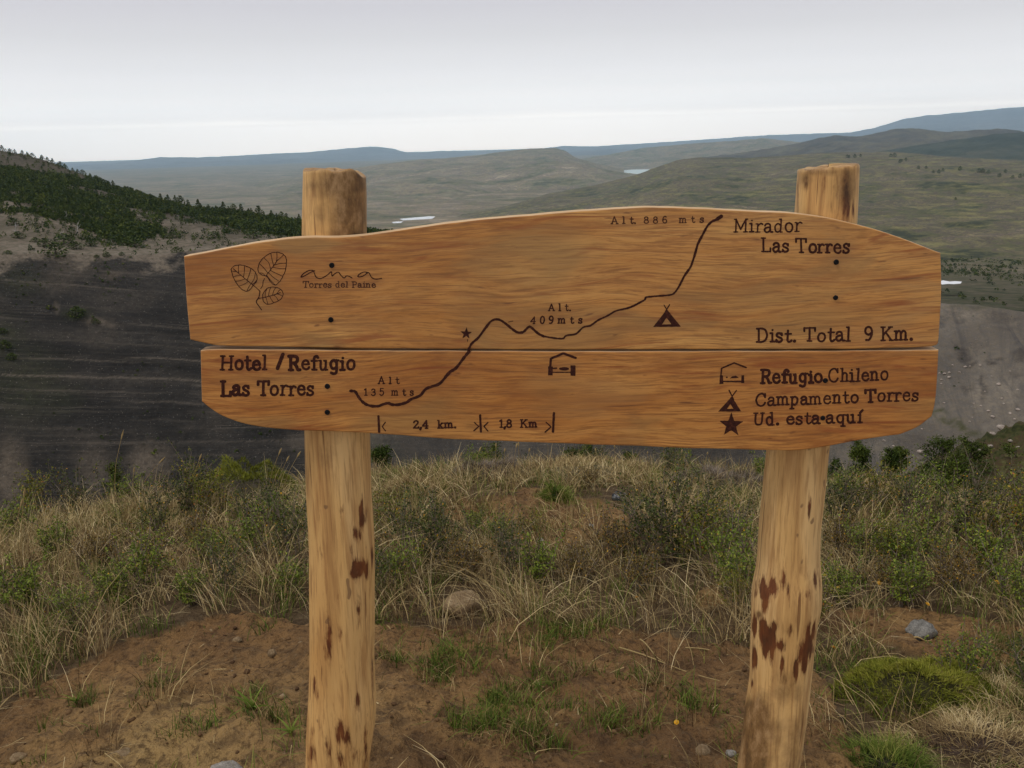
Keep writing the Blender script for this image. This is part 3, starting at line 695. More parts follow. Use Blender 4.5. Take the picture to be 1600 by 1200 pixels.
RP = make_post('post', [(263, 1249, 1339.5), (300, 1246.5, 1338), (345, 1243, 1336), (520, 1224, 1318), (700, 1200, 1293), (767, 1193, 1287), (826, 1187, 1280), (870, 1185, 1279), (895, 1182, 1281), (914, 1177, 1282), (944, 1175, 1281), (973, 1175, 1274), (1002, 1174, 1271), (1064, 1173, 1264), (1108, 1166, 1259), (1166, 1160, 1251), (1200, 1154, 1245), (1300, 1146, 1237), (1420, 1136, 1230)],
     PY, .97,
     [(1196, 935, 6, 20, .95), (1190, 918, 5, 18, .8), (1209, 919, 6, 14, .95), (1224, 912, 3, 18, .62), (1231, 920, 2.5, 10, .55), (1182, 925, 4, 12, .6), (1276, 905, 4, 24, .7), (1261, 928, 4, 8, .5), (1246, 938, 4, 6, .45),
      (1179, 975, 4, 16, 1), (1193, 990, 7, 20, 1.1), (1203, 1000, 10, 22, 1.1), (1211, 980, 6, 9, .95), (1196, 1014, 6, 16, 1), (1218, 1008, 8, 12, .9), (1233, 985, 6, 10, .5), (1264, 1000, 6, 24, 1), (1255, 1025, 7, 24, 1), (1244, 1046, 4, 14, .9), (1270, 985, 4, 16, .9), (1179, 1030, 4, 16, .95), (1222, 1038, 4, 18, .65), (1227, 1060, 4, 14, .7), (1208, 1060, 3, 12, .4), (1176, 1070, 3, 8, .5),
      (1265, 795, 3, 16, .72), (1267, 783, 2, 10, .6), (1222, 1140, 5, 14, .3),
      (1256, 275, 4, 12, .42), (1262, 288, 5, 10, .48), (1288, 285, 3, 20, .55), (1285, 300, 3, 18, .38), (1310, 290, 8, 24, .4), (1320, 310, 8, 34, .5), (1326, 325, 5, 30, .65), (1300, 330, 4, 20, .35), (1333, 330, 3, 24, .75), (1247, 310, 1.6, 40, .6)],
     [(1180, 1120, 22, 30, .85), (1175, 1165, 26, 40, .85), (1200, 1150, 26, 40, .5), (1230, 1080, 26, 30, .3), (1240, 1170, 26, 60, .35), (1322, 290, 14, 40, .5), (1257, 280, 10, 14, .4), (1285, 268, 60, 6, .35), (1186, 960, 5, 5, .6)],
     post_mat('peeled_log_b'), 2, topfn=lambda c, s: .004 * c)

# ---- carved letters: stroke glyphs, merged into one outline by a distance field
def cat(pts, k=6):
    P = [np.array(p) for p in pts]
    P = [2 * P[0] - P[1]] + P + [2 * P[-1] - P[-2]]
    o = []
    for i in range(1, len(P) - 2):
        for j in range(k):
            t = j / k
            o.append(.5 * ((2 * P[i]) + (-P[i - 1] + P[i + 1]) * t + (2 * P[i - 1] - 5 * P[i] + 4 * P[i + 1] - P[i + 2]) * t * t + (-P[i - 1] + 3 * P[i] - 3 * P[i + 1] + P[i + 2]) * t ** 3))
    o.append(P[-2]); return o
G = {
 'a': (.66, '~.12,.52 .2,.64 .36,.66 .46,.56 .47,.4|.47,.45 .47,.12 .52,.02 .62,.02|~.47,.38 .3,.38 .13,.3 .1,.15 .2,.01 .36,.04 .47,.18'),
 'c': (.62, '~.5,.5 .44,.62 .3,.66 .14,.54 .1,.33 .15,.12 .3,0 .46,.04 .54,.15'),
 'C': (.82, '~.7,.72 .6,.94 .42,1.01 .2,.88 .1,.6 .1,.4 .2,.12 .42,-.01 .62,.06 .72,.25|.7,.7 .7,.98'),
 'd': (.7, '~.46,.52 .36,.64 .24,.64 .12,.5 .1,.3 .16,.08 .28,0 .4,.06 .48,.18|.48,0 .48,1|.36,1 .48,1|.48,0 .6,0'),
 'e': (.64, '.11,.37 .52,.37|~.52,.37 .48,.56 .32,.66 .16,.56 .1,.33 .16,.1 .32,0 .46,.04 .55,.16'),
 'f': (.5, '~.52,.9 .44,1 .32,.95 .26,.8|.26,.82 .26,0|.1,.64 .46,.64|.13,0 .42,0'),
 'g': (.68, '~.46,.52 .36,.64 .24,.64 .12,.5 .1,.32 .18,.1 .3,.06 .42,.12 .48,.24|.48,.66 .48,-.08|~.48,-.08 .42,-.26 .28,-.3 .12,-.24|.48,.65 .62,.65'),
 'h': (.74, '.2,0 .2,1|.08,1 .2,1|~.2,.44 .3,.62 .42,.64 .52,.52 .52,.38|.52,.4 .52,0|.08,0 .32,0|.42,0 .64,0'),
 'i': (.4, '.2,0 .2,.64|.07,.64 .2,.64|.07,0 .34,0|.2,.88 .205,.88'),
 'I': (.42, '.2,0 .2,.64|.07,.64 .2,.64|.07,0 .34,0|.17,.82 .32,1.06'),
 'k': (.68, '.18,0 .18,1|.06,1 .18,1|.52,.64 .2,.28|.3,.38 .54,0|.06,0 .3,0|.44,0 .66,0|.42,.64 .62,.64'),
 'l': (.4, '.2,0 .2,1|.07,1 .2,1|.07,0 .34,0'),
 'm': (.98, '.16,0 .16,.64|.05,.64 .16,.64|~.16,.44 .26,.62 .38,.64 .47,.52 .47,.38|.47,.4 .47,0|~.47,.44 .57,.62 .69,.64 .78,.52 .78,.38|.78,.4 .78,0|.05,0 .27,0|.38,0 .56,0|.69,0 .9,0'),
 'n': (.74, '.18,0 .18,.64|.06,.64 .18,.64|~.18,.44 .29,.62 .42,.64 .52,.52 .52,.38|.52,.4 .52,0|.06,0 .3,0|.42,0 .64,0'),
 'o': (.66, '~.33,.66 .17,.58 .1,.33 .17,.08 .33,0 .49,.08 .56,.33 .49,.58 .33,.66'),
 'p': (.7, '.18,.64 .18,-.3|.06,.64 .18,.64|.06,-.3 .32,-.3|~.18,.5 .28,.63 .42,.63 .54,.5 .56,.32 .5,.1 .38,0 .26,.04 .18,.16'),
 'q': (.7, '.5,.64 .5,-.3|.5,.64 .62,.64|.37,-.3 .63,-.3|~.5,.5 .4,.63 .26,.63 .13,.5 .11,.32 .17,.1 .3,0 .42,.04 .5,.16'),
 'r': (.56, '.18,0 .18,.64|.06,.64 .18,.64|~.18,.42 .28,.6 .4,.66 .5,.6|.06,0 .34,0'),
 's': (.56, '~.45,.52 .38,.63 .25,.66 .13,.56 .16,.42 .3,.34 .43,.26 .47,.13 .37,.02 .22,0 .1,.12|.46,.5 .46,.64|.1,.02 .1,.16'),
 't': (.54, '.24,.9 .24,.14|~.24,.16 .3,.02 .4,.01 .5,.1|.08,.64 .46,.64'),
 'u': (.74, '.16,.64 .16,.2|~.16,.22 .22,.04 .34,0 .46,.08 .5,.22|.5,.64 .5,0|.04,.64 .16,.64|.38,.64 .5,.64|.5,0 .62,0'),
 'A': (.88, '.43,1 .12,0|.43,1 .75,0|.23,.34 .63,.34|.02,0 .24,0|.62,0 .86,0'),
 'D': (.86, '.2,0 .2,1|~.07,1 .4,1 .62,.88 .74,.5 .62,.12 .4,0 .07,0'),
 'H': (.98, '.18,0 .18,1|.76,0 .76,1|.18,.52 .76,.52|.05,0 .31,0|.05,1 .31,1|.63,0 .89,0|.63,1 .89,1'),
 'K': (.9, '.18,0 .18,1|.66,1 .2,.42|.36,.6 .72,0|.05,0 .31,0|.05,1 .31,1|.54,1 .78,1|.6,0 .84,0'),
 'L': (.78, '.2,0 .2,1|.07,0 .68,0|.68,0 .68,.26|.07,1 .34,1'),
 'M': (1.0, '.16,0 .16,1|.16,1 .48,.2|.48,.2 .8,1|.8,1 .8,0|.04,0 .28,0|.04,1 .18,1|.68,0 .92,0|.78,1 .92,1'),
 'P': (.74, '.2,0 .2,1|~.07,1 .45,1 .62,.9 .64,.7 .52,.52 .2,.48|.07,0 .34,0'),
 'R': (.86, '.2,0 .2,1|~.07,1 .45,1 .62,.9 .64,.7 .52,.53 .2,.5|~.4,.5 .56,.3 .66,.02 .8,.02|.07,0 .34,0'),
 'T': (.86, '.43,0 .43,1|.08,1 .78,1|.08,1 .08,.76|.78,1 .78,.76|.29,0 .57,0'),
 'U': (.9, '.2,1 .2,.3|~.2,.32 .26,.06 .43,-.01 .6,.06 .66,.32|.66,.3 .66,1|.07,1 .34,1|.53,1 .79,1'),
 '0': (.64, '~.32,1 .16,.86 .1,.5 .16,.14 .32,0 .48,.14 .54,.5 .48,.86 .32,1'),
 '1': (.5, '.27,0 .27,1|.1,.84 .27,1|.1,0 .44,0'),
 '2': (.66, '~.1,.76 .16,.94 .34,1 .5,.88 .48,.66 .3,.36 .08,.02|.08,.02 .56,.02|.56,.02 .58,.16'),
 '3': (.64, '~.1,.84 .2,.98 .38,1 .5,.86 .46,.64 .28,.54|~.28,.54 .5,.46 .54,.24 .42,.04 .22,0 .08,.16'),
 '4': (.66, '.44,0 .44,1|.44,1 .06,.3|.06,.3 .6,.3|.32,0 .56,0'),
 '5': (.64, '.5,1 .16,1|.16,1 .14,.56|~.14,.56 .32,.64 .5,.54 .54,.3 .42,.06 .24,0 .08,.14'),
 '6': (.64, '~.5,.9 .38,1 .22,.9 .12,.6 .1,.32 .18,.06 .34,0 .5,.1 .53,.32 .44,.52 .3,.56 .14,.42'),
 '8': (.64, '~.32,.54 .16,.64 .14,.86 .32,1 .5,.86 .48,.64 .32,.54 .12,.4 .1,.14 .32,0 .54,.14 .52,.4 .32,.54'),
 '9': (.64, '~.5,.56 .36,.44 .2,.48 .1,.68 .18,.94 .34,1 .48,.9 .54,.64 .48,.3 .34,.06 .14,.04'),
 '.': (.3, '.14,.03 .145,.03'), ',': (.28, '.15,.06 .15,.04|.16,.05 .08,-.16'),
 '/': (.5, '.08,.05 .36,1.02'), ' ': (.42, ''), '-': (.4, '.05,.4 .35,.4')}
PAT = {}
def glyph(ch):
    if ch in PAT: return PAT[ch]
    w, s = G[ch]; st = []
    for part in (s.split('|') if s else []):
        c = part[0] == '~'
        p = [tuple(map(float, q.split(','))) for q in part.lstrip('~').split()]
        st.append(cat(p) if c else [np.array(q) for q in p])
    PAT[ch] = (w, st); return PAT[ch]
def text_strokes(txt, x0, b0, x1, b1, cap, hw, bold=None, rs=0):
    rr = random.Random(rs + len(txt))
    adv = [glyph(c)[0] for c in txt]
    first, last = .06, .06
    tot = sum(adv) - first - last
    sx = (x1 - x0) / tot
    out = []; u = -first
    for i, c in enumerate(txt):
        w, st = glyph(c); jx = rr.uniform(-.02, .02); jy = rr.uniform(-.03, .03); js = rr.uniform(.95, 1.05); sl = rr.uniform(-.03, .05)
        h = hw if not bold or not (bold[0] <= i < bold[1]) else bold[2]
        h = h * rr.uniform(.9, 1.12)
        if c == '/': h *= 1.35
        if c in '.,': h *= 1.5
        for s in st:
            pts = []
            for p in s:
                X = u + p[0] + jx + sl * p[1]; Y = p[1] * js + jy
                x = x0 + X * sx; t = (x - x0) / (x1 - x0)
                pts.append((x, b0 + (b1 - b0) * t - Y * cap))
            # serifs and hairlines a little thinner
            short = len(s) == 2 and abs(s[0][1] - s[1][1]) < .02 and c not in '.i'
            out.append((pts, h * (.8 if short else 1.0)))
        u += w
    return out
MARK_LIFT = .00035
def mark_mesh(name, strokes, parent, mat, polys=(), holes=(), step=.42, rough=.22, seed=0, smooth_px=1.0):
    """strokes: (points in photo px, half width or list of half widths). Merged outline -> flat burnt mark on the board face"""
    xs = [p[0] for s, _ in strokes for p in s] + [p[0] for q in polys for p in q]; ys = [p[1] for s, _ in strokes for p in s] + [p[1] for q in polys for p in q]
    x0, x1, y0, y1 = min(xs) - 5, max(xs) + 5, min(ys) - 5, max(ys) + 5
    gx = np.arange(x0, x1, step); gy = np.arange(y0, y1, step)
    X, Y = np.meshgrid(gx, gy)
    D = np.full(X.shape, 9.0)
    for pts, h in strokes:
        hs = h if hasattr(h, '__len__') else [h] * len(pts)
        for (a, b, ha, hb) in zip(pts[:-1], pts[1:], hs[:-1], hs[1:]):
            mxx = max(ha, hb) + 2
            i0 = np.searchsorted(gx, min(a[0], b[0]) - mxx); i1 = np.searchsorted(gx, max(a[0], b[0]) + mxx)
            j0 = np.searchsorted(gy, min(a[1], b[1]) - mxx); j1 = np.searchsorted(gy, max(a[1], b[1]) + mxx)
            if i1 <= i0 or j1 <= j0: continue
            xx = X[j0:j1, i0:i1]; yy = Y[j0:j1, i0:i1]
            dx, dy = b[0] - a[0], b[1] - a[1]; L2 = dx * dx + dy * dy + 1e-9
            t = np.clip(((xx - a[0]) * dx + (yy - a[1]) * dy) / L2, 0, 1)
            d = np.hypot(xx - a[0] - t * dx, yy - a[1] - t * dy) - (ha + (hb - ha) * t)
            D[j0:j1, i0:i1] = np.minimum(D[j0:j1, i0:i1], d)
    def pd(q):
        d = np.full(X.shape, 99.0)
        for a, b in zip(q, q[1:] + q[:1]):
            dx, dy = b[0] - a[0], b[1] - a[1]; L2 = dx * dx + dy * dy + 1e-9
            t = np.clip(((X - a[0]) * dx + (Y - a[1]) * dy) / L2, 0, 1)
            d = np.minimum(d, np.hypot(X - a[0] - t * dx, Y - a[1] - t * dy))
        return np.where(inpoly(q, X, Y), -d, d)
    for q in polys: D = np.minimum(D, pd(q))
    for q in holes: D = np.maximum(D, -pd(q))
    D = D + rough * (fbm(X * .35, Y * .35, 90 + seed, 3) * 1.6)
    # marching squares
    nr, nc = D.shape
    verts = {}; VL = []; faces = []
    def gv(j, i):
        k = (j, i)
        if k not in verts: verts[k] = len(VL); VL.append((gx[i], gy[j]))
        return verts[k]
    def ev(j, i, j2, i2):
        k = (j, i, j2, i2) if (j, i) < (j2, i2) else (j2, i2, j, i)
        if k not in verts:
            a, b = D[k[0], k[1]], D[k[2], k[3]]; t = min(max(a / (a - b), .02), .98)
            verts[k] = len(VL); VL.append((gx[k[1]] + t * (gx[k[3]] - gx[k[1]]), gy[k[0]] + t * (gy[k[2]] - gy[k[0]])))
        return verts[k]
    I = D < 0
    cnt = I[:-1, :-1].astype(int) + I[:-1, 1:] + I[1:, :-1] + I[1:, 1:]
    for j, i in np.argwhere(cnt > 0):
        j = int(j); i = int(i)
        cs = [(j, i), (j, i + 1), (j + 1, i + 1), (j + 1, i)]
        f = []
        for k in range(4):
            a, b = cs[k], cs[(k + 1) % 4]
            if I[a]: f.append(gv(*a))
            if I[a] != I[b]: f.append(ev(*a, *b))
        if len(f) >= 3: faces.append(f)
    me = bpy.data.meshes.new(name)
    me.from_pydata([tuple(B(x, y, BY - MARK_LIFT)) for x, y in VL], [], faces)
    if len(me.polygons) and me.polygons[0].normal.y > 0: me.flip_normals()
    o = link(name, me, mat)
    o.parent = parent; o.matrix_parent_inverse = Matrix.Translation(-sign_root.location) if False else Matrix.Identity(4)
    return o
# the boards' meshes are in world coordinates, so are the marks: children share the boards' frame
def put_text(parent, txt, x0, b0, x1, b1, cap, hw, bold=None, mat=None, rs=0, rough=.22):
    return mark_mesh('lettering', text_strokes(txt, x0, b0, x1, b1, cap, hw * 1.2, bold, rs), parent, (mat or burn).m, seed=rs, rough=rough)
put_text(UP, 'Mirador', 1147.5, 363, 1252.5, 361.6, 20.5, 1.15, rs=1)
put_text(UP, 'Las Torres', 1190, 393, 1327, 395.5, 20.5, 1.45, rs=2)
put_text(UP, 'Dist. Total  9 Km.', 1182.5, 534.5, 1426, 531, 20.5, 1.45, rs=3)
put_text(LO, 'Hotel', 344.5, 577.5, 416.5, 577.5, 22, 1.75, rs=4)
put_text(LO, '/', 433, 577, 443, 577, 22, 1.9, rs=34)
put_text(LO, 'Refugio', 451, 577.5, 554, 577.5, 22, 1.75, (0, 1, 2.5), rs=35)
put_text(LO, 'Las Torres', 345, 618, 490, 616.8, 22, 1.5, (0, 5, 2.3), rs=5)
put_text(LO, 'A l t', 591, 599.5, 624, 599.3, 10.5, .85, rs=6, rough=.15)
put_text(LO, '1 3 5  m t s', 569, 618, 646, 617.5, 10.5, .85, rs=7, rough=.15)
put_text(LO, '2,4  km.', 646, 669, 712.5, 668.5, 11.5, 1.05, rs=8, rough=.18)
put_text(LO, '1,8  Km', 780.5, 667.5, 839, 667.5, 11.5, 1.05, rs=9, rough=.18)
put_text(UP, 'A l t.', 857, 485.5, 892, 485.3, 10.5, .85, rs=10, rough=.15)
put_text(UP, '4 0 9 m t s', 829, 505.5, 909.5, 505, 11, .9, rs=11, rough=.15)
put_text(UP, 'A l t.  8 8 6   m t s', 955, 349.7, 1099, 347.6, 10.5, .8, mat=burn_light, rs=12, rough=.15)
put_text(LO, 'Refugio', 1188, 599, 1285, 597, 20, 1.5, (0, 7, 2.3), rs=13)
put_text(LO, 'Chileno', 1295, 597, 1388, 593.5, 20, 1.35, rs=14)
put_text(LO, 'Campamento Torres', 1181, 634, 1434.5, 625.5, 19, 1.3, (11, 12, 2.4), rs=15)
put_text(LO, 'Ud. esta', 1176.5, 664, 1281, 662, 18.5, 1.35, rs=16)
put_text(LO, 'aquI', 1291, 661.5, 1347.5, 659.5, 18.5, 1.5, rs=17)
z7 = lambda L: [(340 + .175 * x, 370 + .175 * y) for x, y in L]
z1 = lambda L: [(280 + .25 * x, 320 + .25 * y) for x, y in L]
z2 = lambda L: [(540 + .25 * x, 440 + .25 * y) for x, y in L]
z3 = lambda L: [(820 + .25 * x, 300 + .25 * y) for x, y in L]
z5 = lambda L: [(1090 + .25 * x, 500 + .25 * y) for x, y in L]
mark_mesh('lettering', [(cat(z7(p), 5), .8) for p in (
    [(868, 303), (830, 318), (775, 350), (745, 358), (765, 330), (810, 303), (850, 300), (862, 320), (880, 360), (920, 372), (975, 345), (1015, 312), (1022, 350), (1045, 330), (1078, 316), (1098, 340), (1128, 368), (1150, 350), (1172, 352), (1200, 368)],
    [(1352, 322), (1310, 314), (1268, 332), (1252, 356), (1290, 354), (1335, 325), (1352, 322), (1375, 362), (1410, 378), (1465, 372)])], UP, burn.m, rough=.15, seed=20)
put_text(UP, 'Torres del Paine', 473, 449, 587, 449, 9, .7, mat=burn_light, rs=18, rough=.12)
# leaf emblem
def leaf(outline, rib, veins, n=3):
    s = []
    o = cat(z7(outline + outline[:1]), 4)
    # scalloped margin
    c = np.mean([np.array(p) for p in o], 0)
    oo = []
    for i, p in enumerate(o):
        v = np.array(p) - c; oo.append(tuple(c + v * (1 + .022 * abs(math.sin(i * 1.05)) - .01)))
    s.append((oo, .62)); s.append((cat(z7(rib), 4), .62))
    for v in veins: s.append((cat(z7(v), 4), .5))
    return s
emb = leaf([(120, 290), (150, 260), (205, 252), (258, 264), (305, 287), (338, 318), (352, 360), (345, 402), (318, 432), (290, 470), (258, 486), (212, 465), (172, 418), (140, 360)],
           [(140, 285), (210, 345), (290, 410), (345, 455), (378, 486)],
           [[(190, 328), (185, 290), (188, 254)], [(230, 362), (238, 310), (240, 262)], [(262, 388), (285, 330), (296, 288)], [(300, 418), (328, 370), (336, 322)], [(305, 425), (330, 410), (350, 385)], [(170, 312), (145, 308), (125, 305)], [(205, 345), (170, 348), (138, 358)], [(245, 375), (200, 392), (160, 398)], [(275, 398), (235, 425), (190, 440)], [(298, 418), (275, 455), (262, 484)]])
emb += leaf([(470, 146), (530, 138), (585, 156), (612, 195), (612, 250), (604, 305), (585, 345), (560, 392), (515, 430), (475, 405), (440, 355), (395, 340), (362, 305), (370, 245), (405, 192)],
            [(430, 350), (470, 298), (510, 245), (535, 205)],
            [[(475, 292), (455, 230), (415, 190)], [(500, 258), (485, 200), (475, 148)], [(522, 228), (530, 180), (528, 140)], [(530, 215), (565, 185), (590, 160)], [(508, 252), (560, 238), (610, 235)], [(490, 272), (545, 282), (602, 285)], [(470, 300), (520, 325), (575, 350)], [(455, 322), (495, 360), (545, 395)], [(440, 345), (470, 385), (512, 428)], [(450, 325), (410, 275), (378, 245)], [(428, 350), (400, 325), (365, 322)]])
emb += leaf([(402, 515), (440, 462), (500, 449), (558, 466), (585, 508), (562, 558), (505, 588), (445, 602), (408, 572)],
            [(358, 552), (420, 540), (500, 520), (560, 498)],
            [[(425, 540), (425, 505), (440, 465)], [(455, 530), (460, 490), (475, 452)], [(490, 522), (500, 485), (520, 452)], [(525, 512), (545, 485), (560, 470)], [(430, 538), (440, 570), (448, 600)], [(465, 530), (480, 560), (500, 588)], [(500, 520), (525, 540), (540, 570)], [(530, 508), (560, 520), (578, 530)]])
emb += [(cat(z7([(420, 372), (406, 400), (403, 432), (385, 462)]), 4), .6), (cat(z7([(378, 486), (368, 540), (345, 580), (370, 620), (392, 652)]), 4), .8)]
mark_mesh('leaf_emblem', emb, UP, burn.m, rough=.1, seed=21, step=.38)
# height profile of the trail
def jag(pts, w, seed):
    c = [tuple(p) for p in cat(pts, 5)]
    r = random.Random(seed)
    return (c, [w * r.uniform(.85, 1.18) for _ in c])
mark_mesh('route_line', [jag(z2([(30, 683), (60, 688), (80, 720), (110, 755), (150, 775), (200, 779), (230, 768), (265, 760), (290, 769), (330, 769), (380, 755), (410, 735), (465, 712), (500, 672), (540, 655), (590, 635), (650, 567), (690, 540), (740, 475), (772, 437)]), 2.2, 1)], LO, burn.m, seed=22)
mark_mesh('route_line', [jag(z2([(768, 426), (790, 385), (830, 350), (880, 282), (910, 247), (945, 236), (980, 248), (1040, 295), (1075, 317), (1110, 315), (1145, 283), (1165, 290), (1200, 322), (1240, 343)]), 1.85, 2),
    jag(z3([(118, 902), (200, 915), (240, 915), (260, 897), (320, 886), (365, 846), (410, 835), (460, 800), (520, 772), (570, 743), (660, 720), (745, 676), (760, 658), (830, 650), (910, 643), (940, 625), (970, 580)]), 1.4, 3),
    jag(z3([(968, 582), (1000, 520), (1035, 470), (1060, 400), (1080, 330), (1110, 270), (1140, 215), (1170, 185), (1215, 165)]), 1.8, 4), (z3([(1205, 168), (1228, 152)]), 2.9)], UP, burn.m, seed=23)
mark_mesh('dash_mark', [(z2([(1015, 253), (1045, 247)]), .6)], UP, burn.m, seed=24)
def star(cx, cy, r, rot=0, k=.42):
    return [(cx + (r if i % 2 == 0 else r * k) * math.sin(math.pi * i / 5 + rot), cy - (r if i % 2 == 0 else r * k) * math.cos(math.pi * i / 5 + rot)) for i in range(10)]
mark_mesh('star_symbol', [(z2([(762, 362), (762, 378)]), .5)], UP, burn.m, polys=[star(728.5, 521.2, 9.6, .05)], seed=25, rough=.3)
mark_mesh('star_symbol', [], LO, burn.m, polys=[star(1142.5, 664, 19.5, .02)], seed=26, rough=.3)
mark_mesh('tent_symbol', [(z3([(870, 706), (895, 748)]), .9), (z3([(905, 704), (878, 748)]), .9)], UP, burn.m, polys=[z3([(888, 733), (976, 842), (802, 843)])], holes=[z3([(886, 786), (916, 826), (858, 828)])], seed=27)
mark_mesh('tent_symbol', [(z5([(197, 440), (225, 495)]), 1.0), (z5([(243, 440), (203, 495)]), 1.0)], LO, burn.m, polys=[z5([(213, 478), (274, 572), (128, 573)])], holes=[z5([(204, 526), (223, 554), (184, 556)])], seed=28)
ell = lambda cx, cy, a, b: [(cx + a * math.cos(t * math.pi / 8), cy + b * math.sin(t * math.pi / 8)) for t in range(16)]
mark_mesh('shelter_symbol', [(z2([(1278, 560), (1283, 482), (1360, 448), (1438, 477)]), 1.9), (z2([(1295, 567), (1407, 567)]), .8), (z2([(1300, 543), (1318, 541)]), 1.3)], LO, burn.m,
    polys=[z2([(1266, 530), (1296, 530), (1294, 586), (1265, 586)]), z2([(1406, 524), (1438, 524), (1436, 590), (1405, 588)]), z2(ell(1366, 545, 32, 11))], seed=29)
mark_mesh('shelter_symbol', [(z5([(143, 380), (150, 302), (228, 268), (303, 297)]), 1.25), (z5([(155, 384), (280, 384)]), 1.2), (z5([(181, 358), (184, 358)]), 1.2)], LO, burn.m,
    polys=[z5([(139, 345), (158, 345), (162, 400), (136, 400)]), z5([(274, 346), (290, 346), (292, 394), (272, 394)]), z5([(200, 366), (215, 352), (240, 348), (258, 362)])], seed=30)
mark_mesh('distance_mark', [(z2([(205, 842), (210, 938)]), 1.9), (z2([(248, 880), (229, 906), (248, 932)]), .95)], LO, burn.m, seed=31)
mark_mesh('distance_mark', [(z2([(841, 836), (846, 938)]), 1.7), (z2([(804, 880), (832, 905), (802, 932)]), .95), (z2([(890, 880), (865, 905), (890, 934)]), 1.0)], LO, burn.m, seed=32)
mark_mesh('distance_mark', [(z2([(1302, 822), (1296, 938)]), 1.9), (z2([(1254, 880), (1284, 908), (1248, 940)]), 1.1)], LO, burn.m, seed=33)
# bolts: sunk dark heads
def bolt(px, py, r, parent):
    c = B(px, py); rr = (B(px + r, py) - B(px, py)).length
    bm = bmesh.new()
    prof = [(1.0, 0), (1.0, -.0012), (.86, -.0024), (.5, -.0028), (.42, -.0018), (.02, -.0018)]
    rings = []
    for q, d in prof: rings.append([bm.verts.new((c.x + rr * q * math.cos(a * math.pi / 9), c.y + d, c.z + rr * q * math.sin(a * math.pi / 9))) for a in range(18)])
    for a, b in zip(rings[:-1], rings[1:]):
        for k in range(18): bm.faces.new((a[k], a[(k + 1) % 18], b[(k + 1) % 18], b[k]))
    bm.faces.new(rings[-1]); bmesh.ops.recalc_face_normals(bm, faces=bm.faces[:])
    me = bpy.data.meshes.new('bolt'); bm.to_mesh(me); bm.free()
    o = link('bolt', me, bolt_m.m); o.parent = parent
for p in ((518.5, 414.5, 4.2), (517, 499.5, 4.2), (1306.5, 409.5, 4.2), (1305.5, 465, 3.9)): bolt(*p, UP)
for p in ((511.5, 603.5, 4.2), (511.5, 644, 4.2), (1289.5, 594.5, 4), (1285.5, 653, 3.8)): bolt(*p, LO)

# =================================================================== PLANTS, STONES
def blade_mesh(name, root, h, ang, lean, w, tint, segs=3, tipw=.12, pw=1.7, sag=.35, mats=None):
    N = len(root); t = np.linspace(0, 1, segs + 1)[None]
    h = h[:, None]; lean = lean[:, None]
    hd = h * lean * t ** pw
    vz = h * (t - sag * np.minimum(lean, 1.6) * t ** 2.2)
    c = np.stack([root[:, 0:1] + hd * np.cos(ang)[:, None], root[:, 1:2] + hd * np.sin(ang)[:, None], root[:, 2:3] + vz], -1)
    ph = rng.uniform(0, 2 * np.pi, N)
    wd = np.stack([np.cos(ph), np.sin(ph), .25 * np.sin(ph * 3)], -1)[:, None, :] * (w[:, None] * .5 * (1 - (1 - tipw) * t ** 1.4))[..., None]
    V = np.stack([c - wd, c + wd], 2)                       # N, s+1, 2, 3
    base = (np.arange(N) * (segs + 1) * 2)[:, None]
    k = np.arange(segs)[None] * 2
    F = np.stack([base + k, base + k + 1, base + k + 3, base + k + 2], -1).reshape(-1, 4)
    return np_mesh(name, V.reshape(-1, 3), F, {'tint': np.repeat(tint, (segs + 1) * 2)}, False, mats=None if mats is None else np.repeat(mats, segs))
def tint_mat(name, stops, rough=.75, spec=.15, trans=0):
    m = M(name, rough, spec)
    n = m.noise(m.coord(), 40, 2)
    f = m.math('MULTIPLY_ADD', m.math('SUBTRACT', n, .5), .25, m.attr('tint'))
    m.color(m.ramp(f, stops))
    return m.m
STRAW = tint_mat('dry_grass_blades', [(0, (0.0885, 0.0504, 0.0235)), (.25, (0.195, 0.125, 0.0588)), (.5, (0.336, 0.241, 0.106)), (.75, (0.484, 0.364, 0.171)), (1, (0.684, 0.549, 0.314))])
GREEN = tint_mat('green_grass_blades', [(0, (0.0391, 0.065, 0.009)), (.4, (0.103, 0.151, 0.0198)), (.75, (0.178, 0.202, 0.036)), (1, (0.299, 0.269, 0.072))])
LEAF = tint_mat('shrub_leaves', [(0, (0.0448, 0.0594, 0.0063)), (.4, (0.14, 0.154, 0.0126)), (.7, (0.235, 0.204, 0.0198)), (.88, (0.302, 0.165, 0.0234)), (1, (0.336, 0.121, 0.027))], .6, .2)
BLOOM = tint_mat('orange_blossom', [(0, (.50, .20, .012)), (.5, (.66, .34, .02)), (1, (.75, .48, .04))], .6)
TWIG = tint_mat('grey_twigs', [(0, (.075, .052, .036)), (.5, (.18, .14, .105)), (1, (.34, .29, .24))])
CUSH = tint_mat('cushion_leaves', [(0, (.07, .085, .008)), (.5, (.165, .175, .016)), (1, (.27, .25, .04))])
CRN = tint_mat('tree_leaves', [(0, (.016, .030, .005)), (.5, (.046, .068, .009)), (.85, (.085, .105, .016)), (1, (.13, .135, .03))], .7, .12)
BARK = M('grey_bark', .9, .1); BARK.color(BARK.ramp(BARK.noise(BARK.coord(), 30, 4), [(.3, (.05, .04, .032)), (.7, (.16, .135, .11))])); BARK = BARK.m

def sector(n, r0, r1, a0=-50, a1=50):
    r = np.sqrt(rng.uniform(r0 * r0, r1 * r1, n)); a = np.radians(rng.uniform(a0, a1, n))
    return r * np.sin(a), r * np.cos(a)
def soil_of(x, y): return soil_mask(x, y, ground_z(x, y))
def zfull(x, y):
    z = ground_z(x, y); return z + ground_fine(x, y, soil_mask(x, y, z))
